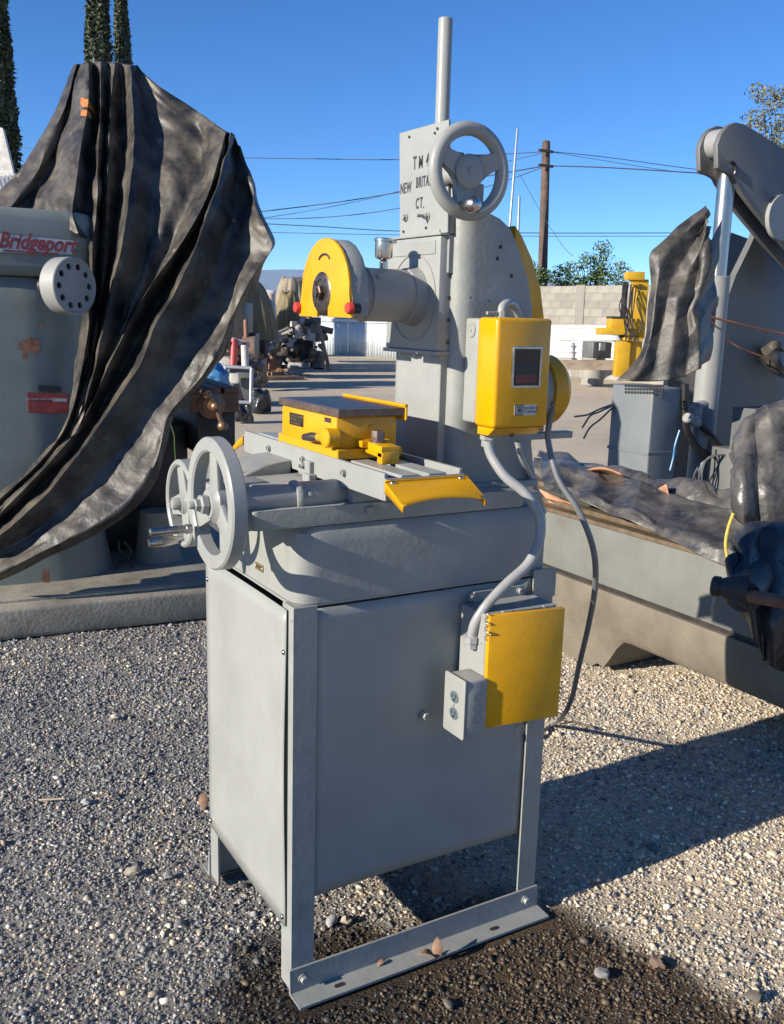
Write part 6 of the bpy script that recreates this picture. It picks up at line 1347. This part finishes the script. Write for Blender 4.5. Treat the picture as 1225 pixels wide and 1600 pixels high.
def leafy(name, base, tips, R, seed, mtl, label, size, nper, trunk_r, group=None, feather=0.0):
    T = thing(name, base, label, 'tree', group); r = np.random.default_rng(seed); allP = []; allN = []
    bm = new(); fork = base+(Vector(np.mean([np.array(t) for t in tips], axis=0))-base)*0.35
    sweep(bm, [base, base+(fork-base)*0.5, fork], lambda t: trunk_r*(1-0.3*t), 8)
    for k, t in enumerate(tips):
        t = Vector(t); mid = (fork+t)/2+Vector(r.normal(0, 0.08, 3))*R; sweep(bm, [fork, mid, t], lambda q: trunk_r*0.6*(1-0.85*q), 6)
        for c, f in ((t, 1.0), (mid.lerp(t, 0.5), 0.9), (mid, 0.6)):
            m = int(nper*f); d = r.normal(size=(m, 3)); d /= np.linalg.norm(d, axis=1, keepdims=True)+1e-9
            rad = R*f*(0.25+0.75*r.random((m, 1))**0.6)*(0.7+0.6*vnoise(d[:, 0]*2.5+k, d[:, 2]*2.5+d[:, 1], seed+k))[:, None]
            P = np.array(c)[None]+d*rad*np.array([1, 1, 0.62])[None]; 
            if feather: P[:, 2] -= feather*np.abs(d[:, 0])*R
            allP.append(P); allN.append(d*0.5+np.array([0, 0, 0.5])[None])
    finish('trunk', bm, bark, T)
    V, F = leaf_cards(np.concatenate(allP), np.concatenate(allN), size, seed); crown_obj('crown', V, F, mtl, T)
Dg = 31.5
leafy('mesquite_tree', gp(922, Dg), [at(908, 412, Dg), at(922, 402, Dg), at(940, 384, Dg), at(944, 398, Dg), at(936, 412, Dg), at(945, 425, Dg), at(930, 432, Dg), at(950, 437, Dg)], 0.34, 4, greenleaf, 'taller feathery green tree rising over the block wall', 0.055, 130, 0.07, None, 0.3)
leafy('shrub_tree', gp(880, Dg), [at(862, 430, Dg), at(874, 422, Dg), at(888, 416, Dg), at(894, 430, Dg), at(880, 436, Dg), at(905, 438, Dg)], 0.36, 6, greenleaf, 'bushy green tree over the wall right of the wooden pole', 0.055, 130, 0.05, None, 0.3)
leafy('shrub_tree', gp(838, Dg-1), [at(832, 418, Dg-1), at(844, 428, Dg-1), at(834, 434, Dg-1), at(856, 432, Dg-1)], 0.36, 9, greenleaf, 'low green tree at the foot of the wooden pole', 0.055, 130, 0.05, None, 0.3)
leafy('shrub_tree', gp(972, Dg), [at(966, 412, Dg), at(975, 420, Dg), at(962, 428, Dg), at(985, 432, Dg), at(996, 436, Dg)], 0.30, 11, greenleaf, 'thin pale green tree over the wall behind the yellow machine', 0.05, 100, 0.05, None, 0.3)
Dt = 14.0
leafy('olive_tree', gp(1262, Dt), [at(1190, 145, Dt), at(1182, 185, Dt), at(1210, 165, Dt), at(1205, 205, Dt), at(1228, 150, Dt), at(1232, 190, Dt), at(1218, 222, Dt), at(1255, 170, Dt), at(1262, 220, Dt), at(1245, 240, Dt), at(1290, 200, Dt)], 0.24, 21, oliveleaf, 'olive green tree with sparse leaves above the press arm', 0.03, 190, 0.07)
# pale shed gable at the far left
SH = thing('shed', gp(-10, 24), 'pale weathered shed gable with a ribbed roof at the foot of the cypress', 'shed')
bm = new(); prism(bm, [at(-40, 330, 24), at(24, 330, 24), at(26, 292, 24), at(4, 200, 24), at(-40, 190, 24)], Vector(CR[2])*0.15); finish('gable_board', bm, white_mach, SH)
bm = new(); a = at(-30, 300, 22.5); b = at(32, 290, 22.5)
for k in range(9): p = a.lerp(b, k/9); q = a.lerp(b, (k+0.7)/9); prism(bm, [p, q, q+Vector((0.1, 1.0, 0.35)), p+Vector((0.1, 1.0, 0.35))], (0, 0, 0.04))
prism(bm, [a, b, b+Vector((0.1, 1.0, 0.35)), a+Vector((0.1, 1.0, 0.35))], (0, 0, -0.03)); finish('roof', bm, galv, SH)
bm = new(); a = gp(-60, 24); b = gp(24, 24); zt_ = at(0, 300, 24).z; prism(bm, [a, b, b+Vector((0, 0, zt_)), a+Vector((0, 0, zt_))], Vector(CR[2])*0.2); finish('wall', bm, concrete, SH)

# ================================================================== SMALL THINGS ON THE GROUND
def leaf(c, L_, w, yaw, tilt, curl, label, mtl=leafdry):
    bm = new(); n = 8; rows = []
    for i in range(n+1):
        t = i/n; ww = w*math.sin(math.pi*min(1, t*0.97+0.02))**0.8; z = curl*math.sin(math.pi*t)
        rows.append([bm.verts.new(Vector((t*L_, s*ww, z+abs(s)*ww*0.5))) for s in (-1, 0, 1)])
    for a, b in zip(rows, rows[1:]):
        for k in range(2): bm.faces.new((a[k], a[k+1], b[k+1], b[k]))
    bmesh.ops.transform(bm, matrix=Matrix.Translation(c) @ Matrix.Rotation(yaw, 4, 'Z') @ Matrix.Rotation(-tilt, 4, 'Y'), verts=bm.verts[:])
    o = finish('dry_leaf', bm, mtl, None, 60); md = o.modifiers.new('t', 'SOLIDIFY'); md.thickness = 0.0008; return tag(o, label, 'leaf')
lc = onZ(683, 1499, 0.009)
leaf(lc, 0.05, 0.013, R_(60), R_(62), 0.006, 'upright brown dry leaf standing on the foot rail'); leaf(lc+Vector((-0.002, 0.002, 0)), 0.05, 0.011, R_(165), R_(25), 0.008, 'brown dry leaf lying curled on the foot rail beside the upright one')
leaf(onZ(590, 1510, 0.009), 0.03, 0.006, R_(20), R_(5), 0.003, 'small dried leaf scrap lying flat on the foot rail near its front end')
leaf(onZ(318, 1268, 0.012), 0.06, 0.014, R_(70), R_(40), 0.01, 'pale brown leaf leaning by the rear leg of the stand')
bm = new(); sweep(bm, [onZ(61, 1250, 0.012), onZ(80, 1249, 0.013), onZ(101, 1248, 0.012)], 0.003, 6); tag(finish('stick', bm, stick_m), 'straight pale dry stick lying on the gravel', 'stick')
bm = new(); sweep(bm, [onZ(875, 1131, 0.012), onZ(895, 1128, 0.014), onZ(912, 1132, 0.012), onZ(928, 1137, 0.012)], 0.004, 6); tag(finish('twig', bm, bark), 'thin brown twig on the gravel near the power cord', 'twig')
STN = [(180, 1122, .018, 0), (205, 1365, .020, 1), (262, 1370, .016, 2), (135, 1255, .015, 3), (940, 1524, .017, 2), (1025, 1507, .016, 4), (930, 1375, .016, 2), (1175, 1560, .019, 5), (700, 1572, .014, 5), (1000, 1340, .016, 1), (650, 1380, .018, 2), (540, 1440, .016, 1), (518, 1442, .016, 3)]
SL = ['white', 'tan', 'grey', 'flat pale grey', 'reddish brown', 'dark brown']; SCOL = [(0.62, 0.55, 0.42), (0.42, 0.36, 0.28), (0.28, 0.27, 0.25), (0.38, 0.38, 0.37), (0.16, 0.11, 0.085), (0.15, 0.125, 0.10)]
smats = [mat('stone_'+SL[k].replace(' ', '_'), SCOL[k], 0.85, var=0.2, vscale=40, bump=0.3, bscale=60) for k in range(6)]
for k, (px, py, s, c) in enumerate(STN):
    p = onZ(px, py, 0.0); bm = new(); r = bmesh.ops.create_icosphere(bm, subdivisions=2, radius=1.0); sx, sy, sz = random.uniform(0.85, 1.25), random.uniform(0.7, 0.95), random.uniform(0.45, 0.7); a = random.uniform(0, 6.28)
    for v in r['verts']:
        q = v.co; n = 1+0.45*(float(vnoise(q.x*1.8+k*7, q.y*1.8+q.z*2, k))*2-1); x, y = q.x*sx*n, q.y*sy*n; v.co = Vector((p.x+s*(x*math.cos(a)-y*math.sin(a)), p.y+s*(x*math.sin(a)+y*math.cos(a)), s*(sz*n*q.z+0.35)))
    wetp = float(wet_at(np.array([p.x]), np.array([p.y]))[0])
    place = 'on the wet dark gravel' if wetp > 0.5 else ('on the dry gravel under the stand' if 0 < p.x < 0.7 and 0 < p.y < 0.5 else ('on the grey gravel beside the front panel' if p.x < 0.2 else 'on the pale gravel beyond the foot rail'))
    tag(finish('stone', bm, smats[c], None, 50), SL[c]+' rounded stone lying '+place, 'stone', 'larger loose stones')
